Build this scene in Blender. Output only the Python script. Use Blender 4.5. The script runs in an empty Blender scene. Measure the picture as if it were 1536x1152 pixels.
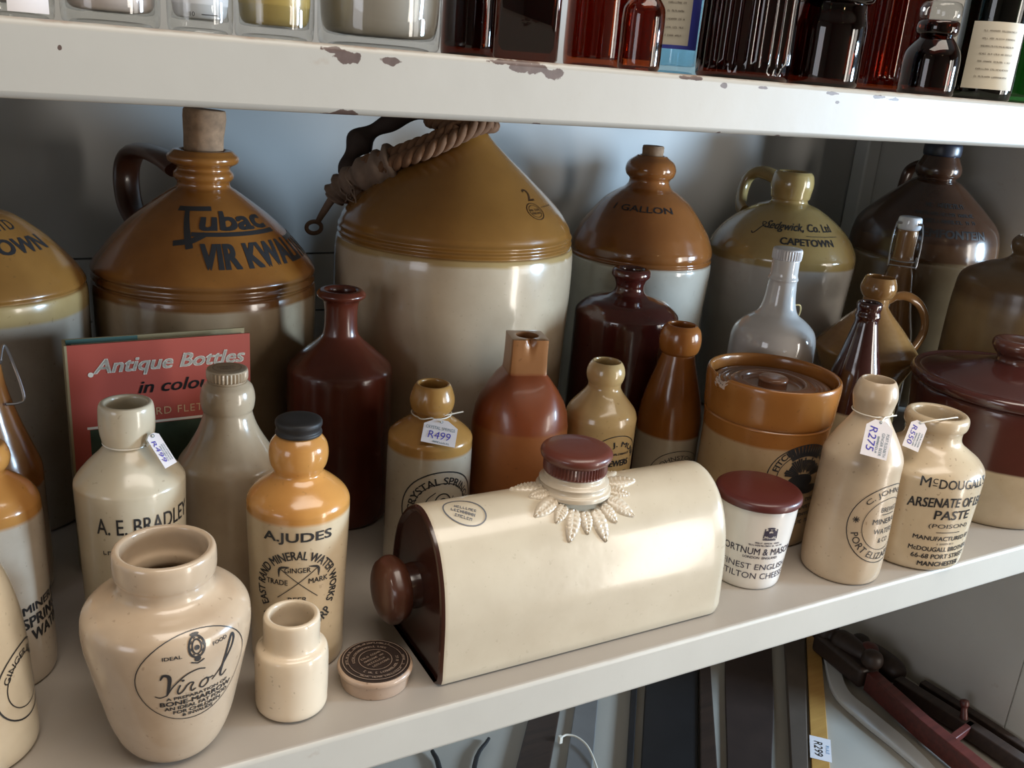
import bpy, bmesh, math, random
from mathutils import Vector, Matrix
PI = math.pi
scene = bpy.context.scene
COL = scene.collection

# ---------------------------------------------------------------- camera, world, lights, exposure
cam = bpy.data.cameras.new('camera'); cam.sensor_width = 36.0; cam.lens = 32.85
cam.clip_start = 0.02; cam.clip_end = 60
camera = bpy.data.objects.new('camera', cam); COL.objects.link(camera)
right = Vector((0.87610615, -0.47587015, 0.0773667))
up = Vector((0.08923303, 0.31775286, 0.94396535))
back = Vector((-0.47378842, -0.82011019, 0.32084857))
camera.matrix_world = Matrix(((right.x, up.x, back.x, 0.0), (right.y, up.y, back.y, -0.5133),
                              (right.z, up.z, back.z, 0.45), (0, 0, 0, 1)))
scene.camera = camera

world = bpy.data.worlds.new('world'); scene.world = world; world.use_nodes = True
bgn = world.node_tree.nodes['Background']
bgn.inputs['Color'].default_value = (0.62, 0.78, 1.0, 1); bgn.inputs['Strength'].default_value = 0.6

def area(name, loc, direction, sx, sy, watts, color):
    l = bpy.data.lights.new(name, 'AREA'); l.shape = 'RECTANGLE'; l.size = sx; l.size_y = sy
    l.energy = watts; l.color = color
    o = bpy.data.objects.new(name, l); COL.objects.link(o); o.location = loc
    o.rotation_euler = Vector(direction).to_track_quat('-Z', 'Y').to_euler()
    return o
def bulb_light(name, loc, watts, color, radius):
    l = bpy.data.lights.new(name, 'POINT'); l.energy = watts; l.color = color; l.shadow_soft_size = radius
    o = bpy.data.objects.new(name, l); COL.objects.link(o); o.location = loc
    return o
# daylight entering by the side window, the open doorway further along that wall, and the skylight; the left fill is added
area('daylight_side_window', (2.56, -0.90, 0.32), (-1, 0.75, 0), 0.42, 0.46, 96, (0.55, 0.77, 1.0))
area('daylight_second_window', (2.56, -1.85, 0.42), (-1, 0.3, 0), 0.60, 0.90, 10, (1.0, 0.93, 0.84))
area('daylight_doorway', (2.56, -2.80, -0.17), (-1, 0.6, 0), 0.46, 2.34, 64, (1.0, 0.92, 0.82))
area('daylight_skylight', (0.5, -0.62, 1.66), (0, 0, -1), 1.7, 0.7, 27, (1.0, 0.88, 0.74))
area('added_left_fill', (-2.14, -1.25, 0.55), (1, 0.2, 0), 0.9, 1.0, 11, (0.95, 0.95, 1.0))  # added soft fill from the left, in place of room bounce
LAMPS = [(-1.55, -0.25, 1.25), (-1.15, -1.25, 1.25), (0.35, -2.2, 1.3)]
for p in LAMPS:
    bulb_light('lamp_light', (p[0], p[1], p[2] - 0.02), 1.0, (1.0, 0.66, 0.34), 0.014)

vs = scene.view_settings
vs.view_transform = 'Standard'; vs.look = 'None'; vs.gamma = 1.0; vs.use_curve_mapping = False
vs.exposure = -0.08
scene.cycles.max_bounces = 10; scene.cycles.transmission_bounces = 10; scene.cycles.transparent_max_bounces = 24
scene.cycles.caustics_reflective = False; scene.cycles.caustics_refractive = False
scene.cycles.sample_clamp_indirect = 4.0

# ---------------------------------------------------------------- materials
def srgb(r, g, b):
    f = lambda c: (c/255)/12.92 if c/255 <= 0.04045 else ((c/255 + 0.055)/1.055)**2.4
    return (f(r), f(g), f(b), 1.0)
class NT:
    def __init__(s, name):
        s.m = bpy.data.materials.new(name); s.m.use_nodes = True
        s.t = s.m.node_tree; s.b = s.t.nodes['Principled BSDF']
    def n(s, kind, **kw):
        x = s.t.nodes.new(kind)
        for k, v in kw.items():
            if hasattr(x, k): setattr(x, k, v)
            else: x.inputs[k].default_value = v
        return x
    def l(s, a, b): s.t.links.new(a, b)
    def obj(s): return s.n('ShaderNodeTexCoord').outputs['Object']
    def math(s, op, a, b=None, c=None, clamp=False):
        x = s.n('ShaderNodeMath', operation=op, use_clamp=clamp)
        for i, v in enumerate((a, b, c)):
            if v is None: continue
            if isinstance(v, (int, float)): x.inputs[i].default_value = v
            else: s.l(v, x.inputs[i])
        return x.outputs[0]
    def noise(s, vec, scale, detail=3, rough=0.55):
        x = s.n('ShaderNodeTexNoise'); x.inputs['Scale'].default_value = scale
        x.inputs['Detail'].default_value = detail; x.inputs['Roughness'].default_value = rough
        s.l(vec, x.inputs['Vector']); return x.outputs['Fac']
    def mix(s, fac, a, b, blend='MIX'):
        x = s.n('ShaderNodeMix', data_type='RGBA', blend_type=blend)
        for i, v in ((0, fac), (6, a), (7, b)):
            if isinstance(v, (int, float)): x.inputs[i].default_value = v
            elif isinstance(v, tuple): x.inputs[i].default_value = v
            else: s.l(v, x.inputs[i])
        return x.outputs[2]
    def ramp(s, v, lo, hi):
        x = s.n('ShaderNodeMapRange'); x.inputs[1].default_value = lo; x.inputs[2].default_value = hi
        s.l(v, x.inputs[0]); return x.outputs[0]
    def bump(s, h, strength, dist):
        x = s.n('ShaderNodeBump'); x.inputs['Strength'].default_value = strength
        x.inputs['Distance'].default_value = dist; s.l(h, x.inputs['Height']); s.l(x.outputs[0], s.b.inputs['Normal'])
    def set(s, **kw):
        for k, v in kw.items(): s.b.inputs[k.replace('_', ' ')].default_value = v
        return s
def plain(name, color, rough=0.5, metal=0.0, coat=0.0, vary=0.0, scale=30):
    t = NT(name); t.set(Base_Color=color, Roughness=rough, Metallic=metal)
    t.b.inputs['Coat Weight'].default_value = coat
    if vary:
        f = t.noise(t.obj(), scale, 4)
        d = tuple(c*(1-vary) for c in color[:3]) + (1,); e = tuple(min(1, c*(1+vary)) for c in color[:3]) + (1,)
        t.l(t.mix(f, d, e), t.b.inputs['Base Color'])
    return t.m
def glaze(name, body, bands=(), rough=0.2, speck=0.25, ring=0.0, mottle=0.10, edge=0.0015, coat=0.35, seed=0.0, wavy=0.003):
    """salt glazed stoneware: body colour, then (height, colour) dips from the bottom up"""
    t = NT(name); o = t.obj()
    off = t.n('ShaderNodeVectorMath', operation='ADD'); t.l(o, off.inputs[0]); off.inputs[1].default_value = (seed, seed*0.7, 0)
    v = off.outputs[0]
    sep = t.n('ShaderNodeSeparateXYZ'); t.l(o, sep.inputs[0])
    wob = t.math('MULTIPLY_ADD', t.noise(v, 22, 2), wavy, -wavy/2)
    z = t.math('ADD', sep.outputs[2], wob)
    c = body
    for h, colr in bands:
        c = t.mix(t.ramp(z, h - edge, h + edge), c, colr)
    m1 = t.noise(v, 18, 4)
    c = t.mix(t.math('MULTIPLY', t.ramp(m1, 0.38, 0.72), mottle*3), c, (0.30, 0.17, 0.08, 1), 'MULTIPLY') if mottle else c
    if speck:
        s1 = t.ramp(t.noise(v, 260, 1), 0.70, 0.76)
        c = t.mix(t.math('MULTIPLY', s1, speck), c, (0.10, 0.05, 0.02, 1))
    t.l(c, t.b.inputs['Base Color'])
    t.set(Roughness=rough)
    t.b.inputs['Coat Weight'].default_value = coat; t.b.inputs['Coat Roughness'].default_value = 0.08
    h = t.noise(v, 60, 2)
    if ring:
        w = t.n('ShaderNodeTexWave', wave_type='BANDS', bands_direction='Z'); w.inputs['Scale'].default_value = ring
        w.inputs['Distortion'].default_value = 1.5; t.l(o, w.inputs['Vector'])
        h = t.math('ADD', t.math('MULTIPLY', w.outputs['Fac'], 0.5), h)
    t.bump(h, 0.10, 0.002)
    return t.m
def glass(name, color, rough=0.03, ior=1.5):
    """thin blown glass: tinted see-through wall with a Fresnel shine"""
    t = NT(name); t.t.nodes.remove(t.b); out = t.t.nodes['Material Output']
    tr = t.n('ShaderNodeBsdfTransparent'); tr.inputs[0].default_value = color
    gl = t.n('ShaderNodeBsdfGlossy'); gl.inputs['Roughness'].default_value = rough
    lw = t.n('ShaderNodeLayerWeight'); lw.inputs[0].default_value = 0.5
    p5 = t.math('MULTIPLY_ADD', t.math('POWER', lw.outputs['Facing'], 4.0), 0.85, 0.05, True)
    mx = t.n('ShaderNodeMixShader'); t.l(p5, mx.inputs[0]); t.l(tr.outputs[0], mx.inputs[1]); t.l(gl.outputs[0], mx.inputs[2])
    t.l(mx.outputs[0], out.inputs['Surface']); return t.m
def wood(name, c1, c2, scale=18, rough=0.55, stretch=(1, 12, 12)):
    t = NT(name); o = t.obj(); mp = t.n('ShaderNodeMapping'); t.l(o, mp.inputs[0]); mp.inputs['Scale'].default_value = stretch
    t.l(t.mix(t.ramp(t.noise(mp.outputs[0], scale, 5, 0.65), 0.3, 0.7), c1, c2), t.b.inputs['Base Color'])
    t.set(Roughness=rough); return t.m

CREAM = (0.53, 0.41, 0.29, 1); TAN = (0.46, 0.215, 0.055, 1)
M = {}
M['ink'] = plain('black_transfer_print', (0.028, 0.028, 0.030, 1), 0.35)
M['inkgrey'] = plain('grey_transfer_print', (0.11, 0.11, 0.12, 1), 0.35)
M['biro'] = plain('blue_pen', (0.06, 0.05, 0.42, 1), 0.5)
M['paper'] = plain('tag_paper', (0.78, 0.76, 0.80, 1), 0.7)
M['label'] = plain('aged_paper_label', (0.62, 0.55, 0.40, 1), 0.7, vary=0.12)
M['cork'] = plain('cork', (0.27, 0.17, 0.10, 1), 0.85, vary=0.6, scale=130)
M['rope'] = plain('coir_rope', (0.17, 0.085, 0.042, 1), 0.9, vary=0.4, scale=150)
M['darkrope'] = plain('tarred_rope', (0.045, 0.028, 0.022, 1), 0.8, vary=0.4, scale=80)
M['rag'] = plain('frayed_binding', (0.22, 0.155, 0.115, 1), 0.9, vary=0.3, scale=90)
M['wire'] = plain('steel_wire', (0.50, 0.52, 0.56, 1), 0.3, 1.0)
M['string'] = plain('cotton_string', (0.80, 0.76, 0.66, 1), 0.8)
M['porcelain'] = plain('white_porcelain', (0.74, 0.79, 0.86, 1), 0.12, coat=0.4)
M['blackcap'] = plain('black_rubber', (0.011, 0.011, 0.012, 1), 0.55)
M['bisque'] = plain('broken_bisque', (0.60, 0.47, 0.40, 1), 0.9, vary=0.2, scale=90)
M['brass'] = plain('dull_brass', (0.42, 0.28, 0.10, 1), 0.4, 0.8)
def paint(name, color, chips=(), worn=True):
    t = NT(name); o = t.obj()
    c = t.mix(t.ramp(t.noise(o, 5, 5, 0.6), 0.35, 0.75), color, tuple(x*0.90 for x in color[:3]) + (1,))
    st = t.ramp(t.noise(o, 34, 4, 0.7), 0.66, 0.74)
    c = t.mix(t.math('MULTIPLY', st, 0.22), c, (0.30, 0.20, 0.13, 1))
    fine = t.n('ShaderNodeTexNoise'); fine.inputs['Scale'].default_value = 150; fine.inputs['Detail'].default_value = 3
    t.l(o, fine.inputs['Vector'])
    mask = None
    for (x, z, rx, rz) in chips:
        mp = t.n('ShaderNodeVectorMath', operation='SUBTRACT'); t.l(o, mp.inputs[0]); mp.inputs[1].default_value = (x, 0, z)
        sc = t.n('ShaderNodeVectorMath', operation='MULTIPLY'); t.l(mp.outputs[0], sc.inputs[0])
        sc.inputs[1].default_value = (1/rx, 1/0.02, 1/rz)
        ln = t.n('ShaderNodeVectorMath', operation='LENGTH'); t.l(sc.outputs[0], ln.inputs[0])
        d = t.math('ADD', ln.outputs['Value'], t.math('MULTIPLY_ADD', fine.outputs['Fac'], 2.6, -1.3))
        k = t.ramp(d, 1.06, 0.94)
        mask = k if mask is None else t.math('MAXIMUM', mask, k)
    if mask is not None:
        c = t.mix(mask, c, t.mix(fine.outputs['Fac'], (0.05, 0.030, 0.026, 1), (0.15, 0.10, 0.085, 1)))
    if worn:   # paint rubbed off along the upper front arris
        sep = t.n('ShaderNodeSeparateXYZ'); t.l(o, sep.inputs[0])
        a = t.math('ADD', sep.outputs[2], t.math('MULTIPLY_ADD', t.noise(o, 45, 4), 0.006, -0.003))
        f = t.math('MULTIPLY', t.ramp(a, -0.0012, 0.0004), t.ramp(sep.outputs[1], 0.012, 0.002))
        c = t.mix(t.math('MULTIPLY', f, worn), c, (0.24, 0.15, 0.10, 1))
    t.l(c, t.b.inputs['Base Color']); t.set(Roughness=0.42)
    t.bump(t.noise(o, 25, 4), 0.12, 0.003)
    return t.m
PAINT = (0.43, 0.41, 0.365, 1)

# ---------------------------------------------------------------- geometry helpers
def curve(pts, n=6):
    P = [(p[0], p[1]) for p in pts]; S = [len(p) > 2 for p in pts]; out = [P[0]]
    for i in range(len(P)-1):
        p1, p2 = P[i], P[i+1]
        p0 = P[i-1] if i > 0 and not S[i] else (2*p1[0]-p2[0], 2*p1[1]-p2[1])
        p3 = P[i+2] if i+2 < len(P) and not S[i+1] else (2*p2[0]-p1[0], 2*p2[1]-p1[1])
        k_n = n if math.hypot(p2[0]-p1[0], p2[1]-p1[1]) < 0.05 else n*2
        for k in range(1, k_n+1):
            t = k/k_n; q = []
            d1, d2, d3 = [max(1e-9, math.hypot(b[0]-a[0], b[1]-a[1]))**0.5 for a, b in ((p0, p1), (p1, p2), (p2, p3))]
            for j in (0, 1):                           # centripetal spline: no overshoot where spacing changes
                m1 = d2*((p1[j]-p0[j])/d1-(p2[j]-p0[j])/(d1+d2)+(p2[j]-p1[j])/d2)
                m2 = d2*((p2[j]-p1[j])/d2-(p3[j]-p1[j])/(d2+d3)+(p3[j]-p2[j])/d3)
                q.append((2*t**3-3*t*t+1)*p1[j]+(t**3-2*t*t+t)*m1+(3*t*t-2*t**3)*p2[j]+(t**3-t*t)*m2)
            out.append(tuple(q))
    return [(max(0.0, r), z) for r, z in out]
def smooth3(pts, n=6):
    P = [Vector(p) for p in pts]; out = [P[0]]
    for i in range(len(P)-1):
        p1, p2 = P[i], P[i+1]; p0 = P[i-1] if i else 2*p1-p2; p3 = P[i+2] if i+2 < len(P) else 2*p2-p1
        for k in range(1, n+1):
            t = k/n
            out.append(.5*((2*p1)+(p2-p0)*t+(2*p0-5*p1+4*p2-p3)*t*t+(3*p1-p0-3*p2+p3)*t**3))
    return out
class MB:
    def __init__(s): s.v = []; s.f = []; s.m = []
    def add(s, verts, faces, mat=0):
        b = len(s.v); s.v += [tuple(p) for p in verts]
        for i, f in enumerate(faces):
            s.f.append(tuple(b+k for k in f)); s.m.append(mat if isinstance(mat, int) else mat[i])
    def lathe(s, pts, seg=64, mat=0, c=(0, 0, 0), rib=None):
        verts = []; rings = []
        for j, (r, z) in enumerate(pts):
            if r < 1e-5: rings.append([len(verts)]); verts.append((c[0], c[1], c[2]+z)); continue
            ids = []
            for k in range(seg):
                a = 2*PI*k/seg; q = r
                if rib and rib[0] <= z <= rib[1]: q = r*(1 - rib[2]*(0.5+0.5*math.cos(a*rib[3])))
                ids.append(len(verts)); verts.append((c[0]+q*math.cos(a), c[1]+q*math.sin(a), c[2]+z))
            rings.append(ids)
        faces = []
        for A, B in zip(rings[:-1], rings[1:]):
            if len(A) == 1 and len(B) == 1: continue
            for k in range(seg):
                k2 = (k+1) % seg
                if len(A) == 1: faces.append((A[0], B[k2], B[k]))
                elif len(B) == 1: faces.append((A[k], A[k2], B[0]))
                else: faces.append((A[k], A[k2], B[k2], B[k]))
        s.add(verts, faces, mat)
    def box(s, x0, x1, y0, y1, z0, z1, mat=0):
        v = [(x, y, z) for z in (z0, z1) for y in (y0, y1) for x in (x0, x1)]
        s.add(v, [(0, 2, 3, 1), (4, 5, 7, 6), (0, 1, 5, 4), (2, 6, 7, 3), (0, 4, 6, 2), (1, 3, 7, 5)], mat)
    def loft(s, rings, mat=0, close=True, caps=True):
        n = len(rings[0]); verts = [p for r in rings for p in r]; faces = []
        for j in range(len(rings)-1):
            for k in range(n if close else n-1):
                k2 = (k+1) % n
                faces.append((j*n+k, j*n+k2, (j+1)*n+k2, (j+1)*n+k))
        if caps: faces += [tuple(reversed(range(n))), tuple((len(rings)-1)*n+k for k in range(n))]
        s.add(verts, faces, mat)
    def sweep(s, path, rad, seg=10, mat=0, flat=1.0, hint=(0, 0, 1)):
        P = [Vector(p) for p in path]; rings = []; h = Vector(hint)
        for i, p in enumerate(P):
            t = (P[min(i+1, len(P)-1)] - P[max(i-1, 0)]).normalized()
            a = t.cross(h)
            if a.length < 1e-4: a = t.orthogonal()
            a.normalize(); b = a.cross(t); h = b
            r = rad(i/(len(P)-1)) if callable(rad) else rad
            rings.append([p + a*(r*flat*math.cos(2*PI*k/seg)) + b*(r*math.sin(2*PI*k/seg)) for k in range(seg)])
        s.loft(rings, mat)
    def prism(s, outline, o, u, v, thick, mat=0):
        o, u, v = Vector(o), Vector(u), Vector(v); n = u.cross(v).normalized()*thick
        a = [o+u*x+v*y for x, y in outline]; s.loft([a, [p+n for p in a]], mat)
    def build(s, name, mats, parent=None, loc=None, angle=38, bevel=0):
        me = bpy.data.meshes.new(name); me.from_pydata(s.v, [], s.f)
        for m in (mats if isinstance(mats, (list, tuple)) else [mats]): me.materials.append(m)
        for p, mi in zip(me.polygons, s.m): p.material_index = mi; p.use_smooth = True
        bm = bmesh.new(); bm.from_mesh(me); bmesh.ops.remove_doubles(bm, verts=bm.verts, dist=1e-7)
        bm.to_mesh(me); bm.free()
        me.set_sharp_from_angle(angle=math.radians(angle))
        o = bpy.data.objects.new(name, me); COL.objects.link(o)
        if parent is not None: o.parent = parent
        if loc is not None: o.location = loc
        if bevel:
            b = o.modifiers.new('bevel', 'BEVEL'); b.width = bevel; b.segments = 3; b.limit_method = 'ANGLE'; b.harden_normals = False
        return o
def tag(o, label, cat, group=None):
    o['label'] = label; o['category'] = cat
    if group: o['group'] = group
    return o
def thing(name, label, cat, loc=(0, 0, 0), rotz=0.0, group=None):
    o = bpy.data.objects.new(name, None); COL.objects.link(o); o.location = loc; o.rotation_euler = (0, 0, rotz)
    o.empty_display_size = 0.02
    return tag(o, label, cat, group)
def structure(o): o['kind'] = 'structure'; return o

# ---------------------------------------------------------------- printing on surfaces
def text2d(body, width=None, height=None, bold=0.0, shear=0.0, spacing=1.0):
    cu = bpy.data.curves.new('t', 'FONT'); cu.body = body; cu.size = 1.0; cu.resolution_u = 3
    cu.shear = shear; cu.space_character = spacing; cu.fill_mode = 'FRONT'
    o = bpy.data.objects.new('t', cu)
    COL.objects.link(o)
    dg = bpy.context.evaluated_depsgraph_get(); me = o.evaluated_get(dg).to_mesh()
    v = [(p.co.x, p.co.y) for p in me.vertices]; f = [tuple(p.vertices) for p in me.polygons]
    o.evaluated_get(dg).to_mesh_clear()
    bpy.data.objects.remove(o); bpy.data.curves.remove(cu)
    x0 = min(p[0] for p in v); x1 = max(p[0] for p in v); y0 = min(p[1] for p in v); y1 = max(p[1] for p in v)
    if height is None: height = width*(y1-y0)/(x1-x0)
    sy = height/(y1-y0); sx = width/(x1-x0) if width else sy
    v = [((p[0]-(x0+x1)/2)*sx, (p[1]-(y0+y1)/2)*sy) for p in v]
    if bold > 0:                                   # heavier type: the same letters struck four times, a hair apart
        b = min(bold*1.5, 0.045)*height/0.73; n = len(v); w = []; g = []
        for i, (dx, dy) in enumerate(((-b, -b*0.6), (b, -b*0.6), (b, b*0.6), (-b, b*0.6))):
            w += [(x+dx, y+dy) for x, y in v]; g += [tuple(i*n+k for k in t) for t in f]
        return w, g
    return v, f
def shift(m, dx=0, dy=0, rot=0.0, sx=1.0, sy=1.0):
    c, s = math.cos(rot), math.sin(rot)
    return [((x*sx)*c-(y*sy)*s+dx, (x*sx)*s+(y*sy)*c+dy) for x, y in m[0]], m[1]
def arc(m, R, bottom=False, rot=0.0):
    out = []
    for x, y in m[0]:
        a = x/R + rot
        out.append(((R+y)*math.sin(a), (R+y)*math.cos(a)) if not bottom else ((R-y)*math.sin(a), -(R-y)*math.cos(a)))
    return out, m[1]
def stroke(pts, w):
    P = [Vector(p) for p in pts]; v = []; f = []
    for i, p in enumerate(P):
        t = (P[min(i+1, len(P)-1)]-P[max(i-1, 0)]).normalized(); n = Vector((-t.y, t.x))
        ww = (w(i/(len(P)-1)) if callable(w) else w)/2
        v += [tuple(p+n*ww), tuple(p-n*ww)]
    for i in range(len(P)-1): f.append((2*i, 2*i+1, 2*i+3, 2*i+2))
    return v, f
def sm2(pts, n=6): return [(p.x, p.y) for p in smooth3([(x, y, 0) for x, y in pts], n)]
def ring2d(rx, ry, w, a0=0, a1=2*PI, n=48):
    return stroke([(rx*math.cos(a0+(a1-a0)*k/n), ry*math.sin(a0+(a1-a0)*k/n)) for k in range(n+1)], w)
def disc2d(r, n=14, sx=1.0, sy=1.0):
    return [(r*sx*math.cos(2*PI*k/n), r*sy*math.sin(2*PI*k/n)) for k in range(n)], [tuple(range(n))]
def marks2d(width, height, seed, n=None):
    """a worn line of print too small to read: a row of short strokes"""
    rd = random.Random(seed); n = n or max(3, int(width/(height*0.75))); v = []; f = []
    for i in range(n):
        if rd.random() < 0.12: continue
        x = -width/2+(i+0.5)*width/n; w = width/n*0.62
        h = height*rd.uniform(0.75, 1.0); k = rd.choice((0, 1, 2, 3)); s = height*0.2
        segs = [[(x-w/2, -h/2), (x-w/2, h/2)]]
        if k in (0, 1): segs.append([(x-w/2, h/2-s/2), (x+w/2, h/2-s/2)])
        if k in (1, 2): segs.append([(x+w/2, -h/2), (x+w/2, h/2)])
        if k in (0, 3): segs.append([(x-w/2, -h/2+s/2), (x+w/2, -h/2+s/2)])
        if k == 2: segs.append([(x-w/2, 0), (x+w/2, 0)])
        for sg in segs:
            a, b = stroke(sg, s); q = len(v); v += a; f += [tuple(q+j for j in t) for t in b]
    return v, f
def press(mb, m2, fn, mat, step=0.004, vstep=0.006):
    """lay a flat drawing on a curved surface"""
    bm = bmesh.new(); vs_ = [bm.verts.new((x, y, 0)) for x, y in m2[0]]
    for f in m2[1]:
        try: bm.faces.new([vs_[i] for i in f])
        except ValueError: pass
    xs = [p[0] for p in m2[0]]; ys = [p[1] for p in m2[0]]
    for ax, lo, hi, st in ((0, min(xs), max(xs), step), (1, min(ys), max(ys), vstep)):
        k = math.floor(lo/st)+1
        while k*st < hi:
            no = (1, 0, 0) if ax == 0 else (0, 1, 0); co = (k*st, 0, 0) if ax == 0 else (0, k*st, 0)
            bmesh.ops.bisect_plane(bm, geom=bm.verts[:]+bm.edges[:]+bm.faces[:], dist=1e-7, plane_co=co, plane_no=no); k += 1
    bm.verts.index_update()
    V = [fn(v.co.x, v.co.y) for v in bm.verts]; F = []
    for f in bm.faces:
        ids = [v.index for v in f.verts]
        if f.normal.z < 0: ids.reverse()
        F.append(tuple(ids))
    mb.add(V, F, mat); bm.free()
def on_lathe(prof, theta, z, lift=0.00035, aspect=1.0):
    """map (across, up) in metres on to a turned surface round the point at bearing theta, height z"""
    c = curve(prof, 10); s = [0.0]
    for a, b in zip(c[:-1], c[1:]): s.append(s[-1]+math.hypot(b[0]-a[0], b[1]-a[1]))
    j = next(i for i in range(1, len(c)) if c[i][1] >= z and c[i][1] > c[i-1][1])
    t = (z-c[j-1][1])/(c[j][1]-c[j-1][1]); s0 = s[j-1]+t*(s[j]-s[j-1]); r0 = c[j-1][0]+t*(c[j][0]-c[j-1][0])
    th0 = math.radians(theta)
    def fn(u, v):
        q = min(max(s0+v, 0), s[-1]-1e-9); lo, hi = 0, len(s)-1
        while hi-lo > 1:
            m_ = (lo+hi)//2
            if s[m_] <= q: lo = m_
            else: hi = m_
        k = (q-s[lo])/max(1e-9, s[hi]-s[lo]); r = c[lo][0]+k*(c[hi][0]-c[lo][0]); zz = c[lo][1]+k*(c[hi][1]-c[lo][1])
        dr, dz = c[hi][0]-c[lo][0], c[hi][1]-c[lo][1]; L = math.hypot(dr, dz) or 1
        r += lift*dz/L; zz -= lift*dr/L; a = th0+u/r0
        return (r*math.cos(a), r*math.sin(a), zz)
    return fn
def on_plane(o, u, v, lift=0.0003):
    o, u, v = Vector(o), Vector(u).normalized(), Vector(v).normalized(); n = u.cross(v).normalized()*lift
    return lambda x, y: o+u*x+v*y+n

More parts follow.
